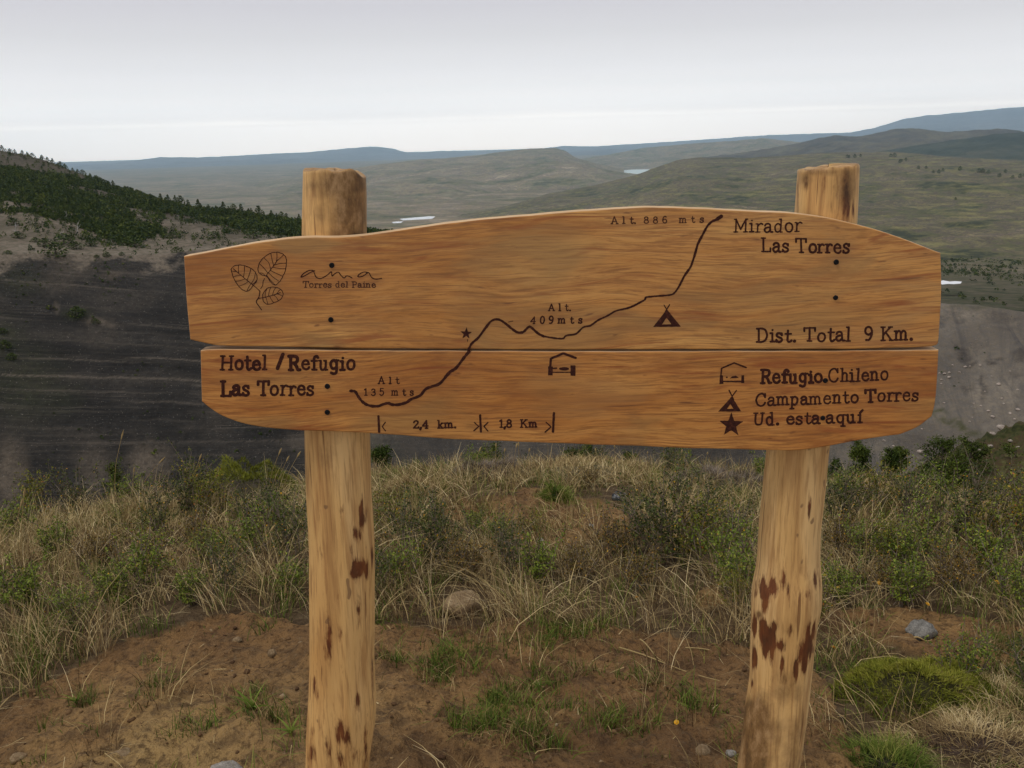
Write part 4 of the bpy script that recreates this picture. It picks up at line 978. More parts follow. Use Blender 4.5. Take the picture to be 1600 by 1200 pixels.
# ---- dry tussock grass
def dry_grass():
    x, y = sector(9200, 1.45, 8.6, -52, 52)
    r = np.hypot(x, y)
    s = soil_of(x, y); d = vnoise(x * 1.6, y * 1.6, 301)
    edge = fbm(x * 3, y * 3, 303, 3)
    keep = ((s < .5) | ((rng.uniform(size=len(x)) < .10 + .20 * (d > .62)) & (r > 2.0))) & (rng.uniform(size=len(x)) < np.clip(.40 + .9 * d, 0, 1) * np.interp(r, [1.5, 3, 6, 8.6], [1, .9, .75, .6]))
    keep &= ~((r < 2.1) & (np.abs(x) < .5)) & clear_of(x, y)
    x, y, r = x[keep], y[keep], r[keep]
    n = rng.integers(14, 34, len(x))
    X = np.repeat(x, n) + rng.normal(0, .035, n.sum()); Y = np.repeat(y, n) + rng.normal(0, .035, n.sum())
    N = len(X)
    tall = np.repeat(np.clip(.09 + .10 * vnoise(x * 2.3 + 5, y * 2.3, 305) + .06 * rng.normal(size=len(x)) * .5, .05, .26), n)
    wind = np.repeat(2.6 * vnoise(x * 1.1, y * 1.1, 307) * 2, n)
    ang = np.where(rng.uniform(size=N) < .55, np.arctan2(Y - np.repeat(y, n), X - np.repeat(x, n)), wind + rng.normal(0, .7, N))
    lean = np.abs(rng.normal(.70, .5, N))
    h = tall * rng.uniform(.55, 1.3, N)
    tint = np.clip(np.repeat(.22 + .46 * vnoise(x * 1.4, y * 1.4, 309), n) + rng.normal(0, .30, N), 0, 1)
    root = np.stack([X, Y, zfull(X, Y) - .01], -1)
    w = rng.uniform(.0018, .0040, N) * np.interp(np.hypot(X, Y), [1.5, 4, 8], [.8, 1, 1.7])
    me = blade_mesh('dry_grass', root, h, ang, lean, w, tint, 3)
    tag(link('dry_grass', me, STRAW), kind='stuff')
dry_grass()
def tall_tussocks():
    x, y = sector(900, 2.6, 8.0, -50, 50); d = vnoise(x * .8 + 3, y * .8, 361); az = np.degrees(np.arctan2(x, y))
    k = (soil_of(x, y) < .5) & (rng.uniform(size=len(x)) < np.clip(.10 + 1.3 * (d - .45) + .25 * (az < -10), 0, .8)) & clear_of(x, y)
    x, y = x[k], y[k]; n = rng.integers(16, 44, len(x)); N = n.sum()
    X = np.repeat(x, n) + rng.normal(0, .03, N); Y = np.repeat(y, n) + rng.normal(0, .03, N)
    h = np.repeat(rng.uniform(.16, .34, len(x)), n) * rng.uniform(.5, 1.2, N)
    ang = np.where(rng.uniform(size=N) < .5, np.repeat(rng.uniform(-.6, .9, len(x)), n) + rng.normal(0, .4, N), rng.uniform(0, 6.28, N))
    tint = np.clip(np.repeat(rng.uniform(.45, .85, len(x)), n) + rng.normal(0, .2, N), 0, 1)
    me = blade_mesh('tall_tussocks', np.stack([X, Y, zfull(X, Y) - .01], -1), h, ang, np.abs(rng.normal(.45, .3, N)), rng.uniform(.0018, .0040, N) * np.interp(np.hypot(X, Y), [2, 5, 8], [.9, 1.2, 1.8]), tint, 3)
    tag(link('tall_tussocks', me, STRAW), kind='stuff')
tall_tussocks()
def green_grass():
    x, y = sector(6800, 1.45, 8.4, -52, 52)
    z = ground_z(x, y); px, py = to_px(np.stack([x, y, z], -1)); s = soil_mask(x, y, z)
    g = np.zeros(len(x))
    for bx, by, sx, sy in GREEN_BLOBS: g = np.maximum(g, np.exp(-((px - bx) / sx) ** 2 - ((py - by) / sy) ** 2))
    g2 = vnoise(x * 1.3, y * 1.3, 321)
    p = np.where(s > .5, np.where(g > .25, 1.0 * g, .09 + .22 * (g2 > .58)), .42 + 1.4 * np.maximum(0, g2 - .45) + .6 * g)
    keep = rng.uniform(size=len(x)) < p
    keep &= clear_of(x, y)
    x, y = x[keep], y[keep]
    n = rng.integers(10, 26, len(x)); N = n.sum()
    X = np.repeat(x, n) + rng.normal(0, .03, N); Y = np.repeat(y, n) + rng.normal(0, .03, N)
    h = np.repeat(rng.uniform(.04, .15, len(x)), n) * rng.uniform(.6, 1.3, N)
    h *= np.where(soil_of(X, Y) > .5, .6, 1)
    tint = np.clip(np.repeat(vnoise(x * 2, y * 2, 323), n) * .6 + rng.normal(.2, .2, N), 0, 1)
    root = np.stack([X, Y, zfull(X, Y) - .008], -1)
    me = blade_mesh('green_grass', root, h, rng.uniform(0, 6.28, N), np.abs(rng.normal(.5, .35, N)), rng.uniform(.0018, .0042, N), tint, 3)
    tag(link('green_grass', me, GREEN), kind='stuff')
green_grass()
def far_meadow():
    x, y = sector(2600, 8, 40, 8, 52)
    k = rng.uniform(size=len(x)) < .35 + .65 * vnoise(x * .5, y * .5, 331)
    x, y = x[k], y[k]; n = rng.integers(10, 22, len(x)); N = n.sum()
    X = np.repeat(x, n) + rng.normal(0, .16, N); Y = np.repeat(y, n) + rng.normal(0, .16, N)
    h = np.repeat(rng.uniform(.10, .30, len(x)), n) * rng.uniform(.6, 1.2, N)
    tint = np.clip(np.repeat(rng.uniform(.1, .7, len(x)), n) + rng.normal(0, .15, N), 0, 1)
    mats = np.repeat((rng.uniform(size=len(x)) < .5).astype(int), n)
    me = blade_mesh('meadow_tussocks', np.stack([X, Y, ground_z(X, Y) - .03], -1), h, rng.uniform(0, 6.28, N), np.abs(rng.normal(.7, .4, N)), rng.uniform(.012, .03, N), tint, 2, mats=mats)
    tag(link('meadow_tussocks', me, [STRAW, GREEN]), kind='stuff')
far_meadow()
def litter():
    x, y = sector(5200, 1.4, 6.5, -48, 48)
    s = soil_of(x, y)
    k = rng.uniform(size=len(x)) < np.where(s > .5, .20 + .4 * np.maximum(0, vnoise(x * 3, y * 3, 341) - .45), .45)
    x, y = x[k], y[k]; N = len(x)
    L = rng.uniform(.025, .12, N); me = blade_mesh('straw_litter', np.stack([x, y, zfull(x, y) + rng.uniform(.003, .012, N)], -1), L * .12, rng.uniform(0, 6.28, N), np.full(N, 8.0), rng.uniform(.0016, .0032, N), rng.uniform(.2, .95, N), 3, pw=1.1, sag=.3)
    tag(link('straw_litter', me, STRAW), kind='stuff')
litter()

def soil_tufts():
    P = []
    for bx, by, sx, sy in GREEN_BLOBS:
        for _ in range(int(5 + sx * sy / 48)):
            q = ground_at(bx + rng.normal(0, .55) * sx, by + rng.normal(0, .55) * sy); P.append((q.x, q.y))
    P = np.array(P); n = rng.integers(8, 22, len(P)); N = n.sum()
    X = np.repeat(P[:, 0], n) + rng.normal(0, .02, N); Y = np.repeat(P[:, 1], n) + rng.normal(0, .02, N)
    h = np.repeat(rng.uniform(.025, .075, len(P)), n) * rng.uniform(.6, 1.3, N); straw = np.repeat((rng.uniform(size=len(P)) < .35).astype(int), n)
    me = blade_mesh('soil_tufts', np.stack([X, Y, zfull(X, Y) - .006], -1), h, rng.uniform(0, 6.28, N), np.abs(rng.normal(.6, .4, N)), rng.uniform(.0018, .0036, N), np.clip(rng.normal(.30, .22, N), 0, 1), 3, mats=straw)
    tag(link('soil_tufts', me, [GREEN, STRAW]), kind='stuff')
soil_tufts()
def weed(px, py, s, label, seed):
    p = ground_at(px, py); n = 9; a = np.arange(n) * 2.4 + seed
    root = np.zeros((n, 3)); me = blade_mesh('weed', root, rng.uniform(.7, 1.1, n) * s, a, rng.uniform(.7, 1.6, n), np.full(n, .16 * s), rng.uniform(.35, .6, n), 5, tipw=.05, pw=1.4)
    o = link('weed', me, GREEN); o.location = (p.x, p.y, gz1(p.x, p.y) + .004); tag(o, label, 'weed')
weed(395, 1112, .075, 'broad-leaved green weed on the bare soil left of the left post', 1)
weed(258, 1062, .04, 'small green weed on the upper part of the spoil heap', 2)
weed(120, 1100, .045, 'small bright green weed at the left edge of the spoil heap', 3)
weed(455, 1150, .05, 'low green weed touching the left post near its foot', 4)
weed(735, 1010, .05, 'green weed at the soil edge below the round brown stone', 5)
# ---- stones and clods
def rock_mesh(name, seed, sub=3, flat=.62, rough=.22, ang=.8):
    bm = bmesh.new(); bmesh.ops.create_icosphere(bm, subdivisions=sub, radius=1)
    rr = random.Random(seed)
    planes = [(Vector((rr.gauss(0, 1), rr.gauss(0, 1), rr.gauss(0, 1))).normalized(), rr.uniform(.62, .92)) for _ in range(9)]
    for v in bm.verts:
        d = v.co.normalized(); rad = 1
        for n_, o_ in planes:
            c = d.dot(n_)
            if c > .1: rad = min(rad, o_ / c * ang + rad * (1 - ang))
        q = float(fbm(np.array([d.x * 2.2 + seed]), np.array([d.y * 2.2 + d.z * 1.7]), seed, 4)[0])
        v.co = d * rad * (1 + rough * q)
        v.co.z *= flat
    me = bpy.data.meshes.new(name); bm.to_mesh(me); bm.free()
    for p in me.polygons: p.use_smooth = True
    return me
def stone_mat(name, a, b, c):
    m = M(name, .9, .15); k = m.coord()
    n1 = m.noise(k, 2.2, 5, .65); n2 = m.noise(k, 12, 4, .7)
    col = m.ramp(n1, [(.32, a), (.5, b), (.68, c)])
    col = m.mix(m.ramp(n2, [(.38, .55), (.5, 0)]), col, tuple(v * .45 for v in a))
    m.color(col); m.bump(n2, .5, .08); return m.m
PALE = stone_mat('pale_stone', (.22, .195, .165), (.34, .31, .27), (.45, .41, .36))
GREYS = stone_mat('grey_stone', (.13, .122, .108), (.26, .245, .22), (.38, .36, .325))
BROWNS = stone_mat('brown_stone', (.20, .13, .07), (.29, .20, .11), (.37, .27, .16))
DARKS = stone_mat('dark_stone', (.025, .028, .034), (.05, .055, .062), (.30, .31, .32))
PINK = stone_mat('pinkish_boulder', (.24, .19, .16), (.37, .31, .265), (.47, .41, .35))
rocks = {}
def stone(px, py, wpx, mat, label, flat=.62, asp=1.0, sink=.35, seed=1, name='stone', group=None):
    p = ground_at(px, py); dist = (p - EYE).length
    hw = wpx / FPX * dist / 2
    me = rock_mesh(name, seed, 3, flat); me.materials.append(mat)
    o = bpy.data.objects.new(name, me); COL.objects.link(o)
    o.scale = (hw, hw * asp, hw); o.rotation_euler = (0, 0, seed * 1.7)
    o.location = (p.x, p.y, p.z + hw * flat * (1 - 2 * sink))
    return tag(o, label, 'stone', group)
stone(352, 1222, 60, PALE, 'pale whitish stone at the bottom edge, beside the foot of the left post', seed=3)
stone(722, 960, 66, BROWNS, 'round brown stone half buried at the edge of the dry grass between the posts', .8, sink=.25, seed=5)
stone(1440, 994, 44, GREYS, 'grey angular stone on the bare soil to the right of the right post', .6, seed=7, sink=.2)
stone(968, 782, 26, DARKS, 'dark stone with a pale top on the far bare patch below the boards', .6, seed=9, sink=.15)
stone(1010, 811, 15, GREYS, 'small pale green-grey stone at the right end of the far bare patch', .5, seed=11)
stone(845, 846, 15, PALE, 'small white stone at the lower edge of the far bare patch', .5, seed=13)
stone(372, 1003, 14, BROWNS, 'tan pebble on top of the spoil heap, left of the left post', .9, seed=15)
stone(425, 1023, 13, BROWNS, 'rounded tan pebble on the soil close to the left side of the left post', 1.0, seed=17)
stone(188, 1183, 30, BROWNS, 'flat brown stone lying on the soil in the bottom left', .5, seed=19)
stone(30, 1186, 22, BROWNS, 'small brown stone in the bottom left corner of the soil', .6, seed=21)
stone(1097, 1172, 26, BROWNS, 'pale brown stone poking out of the soil left of the right post foot', .6, seed=23, sink=.62)
stone(1142, 1176, 16, PALE, 'small pale stone touching the foot of the right post', .6, seed=25, sink=.55)
stone(924, 822, 9, PALE, 'tiny pale pebble in the middle of the far bare patch', .6, seed=27)
def clods():
    base = rock_mesh('c', 5, 1, .7, .5, .9)
    V0 = np.array([v.co[:] for v in base.vertices]); F0 = np.array([p.vertices[:] for p in base.polygons])
    bpy.data.meshes.remove(base)
    x, y = sector(15000, 1.4, 7.2, -46, 46); k = (soil_of(x, y) > .5) & (rng.uniform(size=len(x)) < .2 + .8 * vnoise(x * 4, y * 4, 351)); x, y = x[k], y[k]; N = len(x)
    sz = np.clip(rng.lognormal(-5.5, .55, N), .002, .014)
    a = rng.uniform(0, 6.28, N); ca, sa = np.cos(a), np.sin(a)
    P = V0[None] * (sz[:, None] * rng.uniform(.7, 1.3, (N, 3)))[:, None, :]
    Q = np.stack([P[..., 0] * ca[:, None] - P[..., 1] * sa[:, None], P[..., 0] * sa[:, None] + P[..., 1] * ca[:, None], P[..., 2]], -1)
    Q += np.stack([x, y, zfull(x, y) + sz * .2], -1)[:, None]
    F = F0[None] + (np.arange(N) * len(V0))[:, None, None]
    me = np_mesh('soil_clods', Q.reshape(-1, 3), F.reshape(-1, 3), {'tint': np.repeat(rng.uniform(0, 1, N), len(V0))}, False)
    tag(link('soil_clods', me, tint_mat('soil_clod', [(0, (.060, .033, .019)), (.5, (.145, .085, .042)), (.95, (.23, .148, .07)), (1, (.30, .23, .15))], .95, .05)), kind='stuff')
clods()

# ---- tubes for twigs, trunks
def tubes(paths, radii, sides=5):
    V = []; F = []
    for P, rad in zip(paths, radii):
        b = len(V); n = len(P)
        for i in range(n):
            d = (P[min(i + 1, n - 1)] - P[max(i - 1, 0)]).normalized()
            a = d.orthogonal().normalized(); c = d.cross(a)
            for k in range(sides):
                t = 2 * math.pi * k / sides
                V.append(P[i] + (a * math.cos(t) + c * math.sin(t)) * rad[i])
        for i in range(n - 1):
            for k in range(sides): F.append((b + i * sides + k, b + i * sides + (k + 1) % sides, b + (i + 1) * sides + (k + 1) % sides, b + (i + 1) * sides + k))
    return np.array([v[:] for v in V]), np.array(F)
def tube_mesh(name, paths, radii, sides=5, tint=None):
    V, F = tubes(paths, radii, sides)
    return np_mesh(name, V, F, {'tint': np.full(len(V), .5) if tint is None else tint}, True)
def leaf_quads(C, size, asp=.45, tilt=1.0):
    N = len(C)
    d = rng.normal(size=(N, 3)); d /= np.linalg.norm(d, axis=1)[:, None]
    e = rng.normal(size=(N, 3)); e -= (e * d).sum(1)[:, None] * d; e /= np.linalg.norm(e, axis=1)[:, None]
    L = size[:, None]
    V = np.stack([C - d * L * .5, C + e * L * asp * .5, C + d * L * .5, C - e * L * asp * .5], 1)
    return V
def wander(p, d, L, n, jit, rr, up=0.0):
    P = [Vector(p)]; d = Vector(d).normalized()
    for i in range(n):
        d = (d + Vector((rr.gauss(0, jit), rr.gauss(0, jit), rr.gauss(0, jit) + up))).normalized()
        P.append(P[-1] + d * L / n)
    return P
LEAF_B = tint_mat('rusty_shrub_leaves', [(0, (.045, .034, .010)), (.4, (.14, .105, .022)), (.7, (.24, .15, .032)), (1, (.34, .17, .05))], .6, .2)
LEAF_C = tint_mat('bright_shrub_leaves', [(0, (.05, .075, .008)), (.4, (.13, .18, .018)), (.75, (.22, .25, .03)), (1, (.30, .27, .05))], .6, .2)
LEAF_D = tint_mat('dark_shrub_leaves', [(0, (.022, .034, .008)), (.5, (.06, .078, .014)), (.85, (.11, .115, .02)), (1, (.18, .12, .03))], .6, .2)
def make_shrub(seed, h=.38, spread=.5, stems=13, nleaf=46, flowers=16, leaf=.013):
    rr = random.Random(seed)
    root = empty('shrub', (0, 0, 0))
    paths = []; radii = []; C = []
    for i in range(stems):
        a = rr.uniform(0, 6.28); ln = rr.uniform(.1, 1) * spread
        L = h * rr.uniform(.65, 1.1)
        P = wander((rr.gauss(0, .03), rr.gauss(0, .03), -.02), (math.cos(a) * ln, math.sin(a) * ln, 1), L, 7, .10, rr, .03)
        paths.append(P); radii.append([.0035 * (1 - .75 * k / 7) for k in range(8)])
        tw = [P]
        for j in range(rr.randint(2, 4)):
            k = rr.randint(2, 5); Q = wander(P[k], (rr.gauss(0, 1), rr.gauss(0, 1), 1.1), L * rr.uniform(.25, .5), 4, .15, rr, .05)
            paths.append(Q); radii.append([.002 * (1 - .7 * q / 4) for q in range(5)]); tw.append(Q)
        for Q in tw:
            m = nleaf if Q is P else nleaf // 2
            for _ in range(m):
                t = rr.uniform(.22, 1) * (len(Q) - 1); k = min(int(t), len(Q) - 2)
                p = Q[k].lerp(Q[k + 1], t - k); C.append((p + Vector((rr.gauss(0, .008), rr.gauss(0, .008), rr.gauss(0, .006))))[:])
    link('twig', tube_mesh('twig', paths, radii, 4), TWIG, root)
    C = np.array(C); N = len(C)
    V = leaf_quads(C, rng.uniform(.7, 1.4, N) * leaf, .5).reshape(-1, 3)
    F = np.arange(N * 4).reshape(-1, 4); tn = np.repeat(np.clip(rng.normal(.42, .24, N), 0, 1), 4); mi = np.zeros(N, int)
    if flowers:
        fc = C[rng.integers(0, N, flowers)] + rng.normal(0, .004, (flowers, 3))
        fv = np.concatenate([leaf_quads(fc, np.full(flowers, .0075), 1.0), leaf_quads(fc, np.full(flowers, .0075), 1.0)]).reshape(-1, 3)
        F = np.concatenate([F, np.arange(flowers * 8).reshape(-1, 4) + len(V)]); V = np.concatenate([V, fv]); tn = np.concatenate([tn, rng.uniform(0, 1, len(fv))]); mi = np.concatenate([mi, np.ones(flowers * 2, int)])
    link('foliage', np_mesh('foliage', V, F, {'tint': tn}, False, mats=mi), [{1: LEAF_D, 2: LEAF_C, 3: LEAF, 4: LEAF_B, 5: LEAF_D, 6: LEAF_C}[seed], BLOOM], root)
    return root
SHRUBS = [make_shrub(1), make_shrub(2, .34, .7, 15, 40, 22), make_shrub(3, .45, .35, 12, 52, 10), make_shrub(4, .28, .9, 16, 38, 26, .011), make_shrub(5, .40, .5, 10, 40, 30), make_shrub(6, .30, .6, 14, 46, 6)]
used = [False] * len(SHRUBS)
ZONES = [(-9e9, 480, 'dark green shrub with orange blossoms in dry grass left of the left post', 'shrubs left of the left post'),
         (480, 1180, 'dark green shrub with orange blossoms in dry grass between the two posts', 'shrubs between the posts'),
         (1180, 9e9, 'dark green shrub with orange blossoms in dry grass right of the right post', 'shrubs right of the right post')]
def place_shrub(px, py, k, s, label=None, z=None):
    p = ground_at(px, py)
    if not used[k]: o = SHRUBS[k]; used[k] = True
    else: o = copy_tree(SHRUBS[k])
    o.location = (p.x, p.y, gz1(p.x, p.y)); o.scale = (s, s, s); o.rotation_euler = (0, 0, random.uniform(0, 6.28))
    for a, b, l, g in ZONES:
        if a <= px < b: tag(o, label or l, 'shrub', None if label else g)
for q in [(1040, 880, 0, 1.15), (1000, 868, 4, .9), (1090, 885, 2, .9), (1120, 905, 1, 1.0), (1150, 870, 4, .8), (960, 872, 3, .9), (690, 885, 0, .95), (640, 880, 4, .9), (610, 850, 2, .8), (725, 905, 3, .9), (840, 915, 5, .9), (770, 860, 1, .7), (800, 905, 4, .8), (900, 910, 3, .8), (620, 925, 1, .8), (1150, 930, 5, .9), (1000, 925, 3, .8),
          (300, 812, 0, 1.1), (335, 815, 2, .9), (395, 840, 4, .8), (440, 835, 1, .8), (250, 850, 4, .95), (310, 870, 3, 1.0), (390, 880, 1, .9), (455, 885, 4, 1.0), (200, 800, 1, 1.0), (120, 800, 4, 1.1), (60, 820, 2, 1.1), (20, 850, 1, 1.0), (90, 880, 5, 1.0), (160, 890, 3, .9), (230, 930, 1, .9), (300, 945, 5, .7), (40, 960, 5, 1.0), (110, 985, 1, .7), (360, 935, 4, .7), (180, 950, 5, .8), (455, 935, 5, .7),
          (1320, 830, 0, 1.0), (1365, 810, 2, 1.0), (1420, 830, 4, 1.1), (1465, 810, 1, 1.2), (1510, 850, 0, 1.2), (1560, 830, 4, 1.2), (1590, 870, 2, 1.2), (1450, 880, 1, 1.0), (1540, 900, 5, 1.1), (1490, 925, 3, .9), (1580, 950, 1, .9), (1400, 890, 5, .9), (1340, 880, 1, .8), (1310, 940, 5, .7), (1415, 945, 5, .9), (1380, 925, 3, .7), (1600, 800, 0, 1.3), (1500, 790, 2, 1.2), (1310, 790, 1, 1.0), (1430, 785, 5, 1.2)]:
    place_shrub(*q)
x, y = sector(70, 3.0, 7.2, -44, 44)
ss = soil_of(x, y)
for xx, yy, s_ in zip(x, y, ss):
    if s_ < .5:
        P = to_px(np.array([xx, yy, gz1(xx, yy)])); place_shrub(float(P[0]), float(P[1]), random.randrange(6), random.uniform(.45, .95))

# ---- grey twiggy and green cushion plants
def dome_blades(n, a, b, hgt, L, w, up=.6):
    th = rng.uniform(0, 6.28, n); q = np.sqrt(rng.uniform(0, 1, n))
    wob = .78 + .5 * vnoise(np.cos(th) * 1.6 + 9, np.sin(th) * 1.6 + a * 31, 9)
    x = a * q * wob * np.cos(th); y = b * q * wob * np.sin(th); z = hgt * (1 - q ** 2.2) * (.45 + .95 * vnoise(x / a * 2.6 + 3 + a * 57, y / b * 2.6, 7)) * (.75 + .5 * vnoise(x / a * 8, y / b * 8, 8))
    return np.stack([x, y, z], -1), th
def cushion(px, py, wpx, hpx, mat, label, name='cushion_plant', cat_='plant', n=3000, L=.03, bw=.003, lean=.7, inner=(.05, .045, .02)):
    p = ground_at(px, py); dist = (p - EYE).length; a = wpx / FPX * dist / 2; hg = hpx / FPX * dist
    root = empty(name, (p.x, p.y, gz1(p.x, p.y) - .01))
    me = rock_mesh('mound', int(px), 3, 1.0, .22, .1)
    core = link('mound', me, None, root); core.scale = (a * .74, a * .6, hg * .55)
    cm = M(name + '_core', .95, .05); cm.color(cm.ramp(cm.noise(cm.coord(), 9, 5, .7), [(.3, tuple(v * .5 for v in inner)), (.6, inner), (.75, tuple(v * 1.6 for v in inner))])); me.materials.append(cm.m)
    P, th = dome_blades(n, a, a * .8, hg, L, bw)
    h = rng.uniform(.5, 1.3, n) * L
    me = blade_mesh('foliage', P - np.array([0, 0, L * .3]), h, th + rng.normal(0, .8, n), np.abs(rng.normal(lean, .5, n)), rng.uniform(.6, 1.3, n) * bw, np.clip(.5 + .5 * fbm(P[:, 0] / a * 2.5, P[:, 1] / a * 2.5, int(px), 3) + rng.normal(0, .2, n), 0, 1), 2)
    link('foliage', me, mat, root)
    return tag(root, label, cat_)
cushion(1440, 1090, 235, 40, CUSH, 'bright yellow-green cushion plant on the soil at the lower right', n=9000, L=.020, bw=.0032)
cushion(1545, 1085, 90, 20, STRAW, 'flat pad of pale dead stems beside the bright green cushion plant', n=1500, L=.03, bw=.0022, lean=1.4, inner=(.10, .07, .045))
cushion(1530, 1172, 230, 15, STRAW, 'flat brownish mat of dead stems at the bottom right edge', n=4200, L=.035, bw=.0022, lean=1.2, inner=(.07, .048, .036))
cushion(1385, 1193, 120, 15, GREEN, 'dark green tuft at the bottom, right of the right post', n=1800, L=.05, bw=.003, lean=.9, inner=(.03, .03, .018))
cushion(385, 766, 185, 58, CUSH, 'grey-green domed cushion plant against the dark ravine wall, left of the left post', n=9000, L=.028, bw=.0045, inner=(.075, .062, .045))
cushion(765, 752, 130, 32, TWIG, 'grey twiggy mound with tall grass around it below the middle of the lower board', n=3600, L=.05, bw=.004, inner=(.075, .06, .045))
cushion(1125, 762, 150, 26, TWIG, 'wide pale grey twiggy mound left of the right post', n=3600, L=.05, bw=.004, inner=(.09, .08, .065))
cushion(868, 780, 46, 18, GREEN, 'small dark green tuft on top of the far bare patch', n=900, L=.05, bw=.004, inner=(.03, .035, .015))
cushion(1335, 790, 110, 24, TWIG, 'grey twiggy mound just right of the right post', n=2600, L=.06, bw=.004, inner=(.085, .072, .055))
cushion(900, 752, 260, 14, STRAW, 'low straw coloured hummock under the middle of the lower board', n=3600, L=.05, bw=.004, inner=(.10, .085, .045))
cushion(650, 770, 130, 16, STRAW, 'low straw coloured hummock just right of the left post', n=2400, L=.06, bw=.004, inner=(.09, .075, .04))

# ---- tall dry stalks with seed heads
def stalk(bx, by, tx, ty, label, group):
    p = ground_at(bx, by); q = at_y(tx, ty, p.y); b = Vector((p.x, p.y, gz1(p.x, p.y) - .02))
    root = empty('grass_stalk', b)
    q = q - b; rr = random.Random(int(bx * 7 + tx))
    mid = q * .55 + Vector((q.x * -.18, rr.gauss(0, .01), abs(q.z) * .04))
    P = [Vector(v) for v in cat([(0, 0, 0), tuple(q * .25 + (mid - q * .55) * .6), tuple(mid), tuple(q * .82 + (mid - q * .55) * .5), tuple(q)], 3)]
    n = len(P); k0 = int(n * .8)
    link('stem', tube_mesh('stem', [P], [[.0021 * (1 - .5 * i / n) for i in range(n)]], 4, None), STRAW, root)
    H = P[k0:]
    link('seed_head', tube_mesh('seed_head', [H], [[0.0056 * math.sin(math.pi * (.15 + .8 * i / max(1, len(H) - 1))) + .0006 for i in range(len(H))]], 6, None), STRAW, root)
    tag(root, label, 'grass stalk', group)
for b in [(170, 745, 193, 672), (203, 760, 258, 714), (299, 800, 315, 709), (325, 800, 350, 776), (34, 905, 39, 762), (24, 900, 36, 778), (150, 850, 163, 802), (250, 795, 262, 750), (440, 790, 470, 705), (430, 790, 452, 712), (418, 795, 440, 700), (395, 900, 430, 820), (205, 775, 210, 730)]:
    stalk(*b, 'tall pale dry grass stalk standing above the shrubs left of the left post', 'tall stalks left of the left post')
for b in [(712, 765, 722, 706), (735, 760, 752, 698), (775, 755, 775, 692), (787, 755, 789, 700), (800, 755, 808, 692), (812, 760, 810, 690), (820, 755, 828, 700), (846, 765, 830, 712), (700, 770, 712, 720), (935, 745, 930, 700), (962, 740, 960, 695), (1010, 740, 1012, 705), (1060, 745, 1066, 702), (1100, 740, 1106, 706), (640, 800, 652, 740), (893, 845, 900, 762), (1020, 860, 1010, 770)]:
    stalk(*b, 'thin pale dry grass stalk rising to the lower edge of the sign between the posts', 'tall stalks between the posts')
for b in [(1360, 800, 1381, 734), (1436, 775, 1420, 727), (1393, 800, 1391, 752), (1352, 800, 1357, 757), (1352, 895, 1352, 798), (1312, 840, 1306, 790), (1544, 905, 1540, 800), (1470, 780, 1478, 748)]:
    stalk(*b, 'pale dry grass stalk with a seed head right of the right post', 'tall stalks right of the right post')
def straw(ax, ay, bx, by, label, w=.0028):
    a = ground_at(ax, ay); b = ground_at(bx, by)
    n = 8; P = []
    for i in range(n + 1):
        q = a.lerp(b, i / n); q.z = max(gz1(q.x, q.y), a.z * (1 - i / n) + b.z * i / n) + .012 + .006 * math.sin(i * .8); P.append(q - a)
    o = link('straw', tube_mesh('straw', [P], [[w * (1 - .5 * i / n) for i in range(n + 1)]], 5), STRAW); o.location = a
    tag(o, label, 'straw')
straw(968, 1018, 1125, 1071, 'long dry straw lying slantwise on the soil left of the right post')
straw(1062, 1019, 1178, 1037, 'pale straw on the soil ending against the right post')
straw(0, 1112, 58, 1060, 'pale thick straw at the left edge of the soil', .003)
straw(605, 983, 630, 1014, 'short pale straw on the soil just right of the left post')
straw(1000, 1004, 1036, 1040, 'short straw crossing the long slanting straw on the soil')
straw(1303, 1045, 1333, 1110, 'bent pale straw beside the bright green cushion plant')
straw(1425, 1003, 1456, 1005, 'short brown stick in front of the grey stone', .004)

# ---- yellow flowers
def make_flower():
    root = empty('flower', (0, 0, 0))
    link('stem', tube_mesh('stem', [[Vector((0, 0, -.03)), Vector((.002, 0, -.015)), Vector((0, 0, 0))]], [[.001, .001, .001]], 4), GREEN, root)
    V = []; F = []
    for layer, (n, r0, z) in enumerate(((11, .0105, .0), (9, .0075, .0025), (6, .0045, .004))):
        for k in range(n):
            t = 2 * math.pi * (k + .37 * layer) / n; c, s_ = math.cos(t), math.sin(t); w = r0 * .33; b = len(V)
            V += [(0, 0, z), (c * r0 * .6 - s_ * w, s_ * r0 * .6 + c * w, z + .002), (c * r0, s_ * r0, z + .003), (c * r0 * .6 + s_ * w, s_ * r0 * .6 - c * w, z + .002)]
            F.append((b, b + 1, b + 2, b + 3))
    link('petal', np_mesh('petal', V, F, {'tint': rng.uniform(.2, 1, len(V))}), BLOOM, root)
    return root
FL = make_flower()
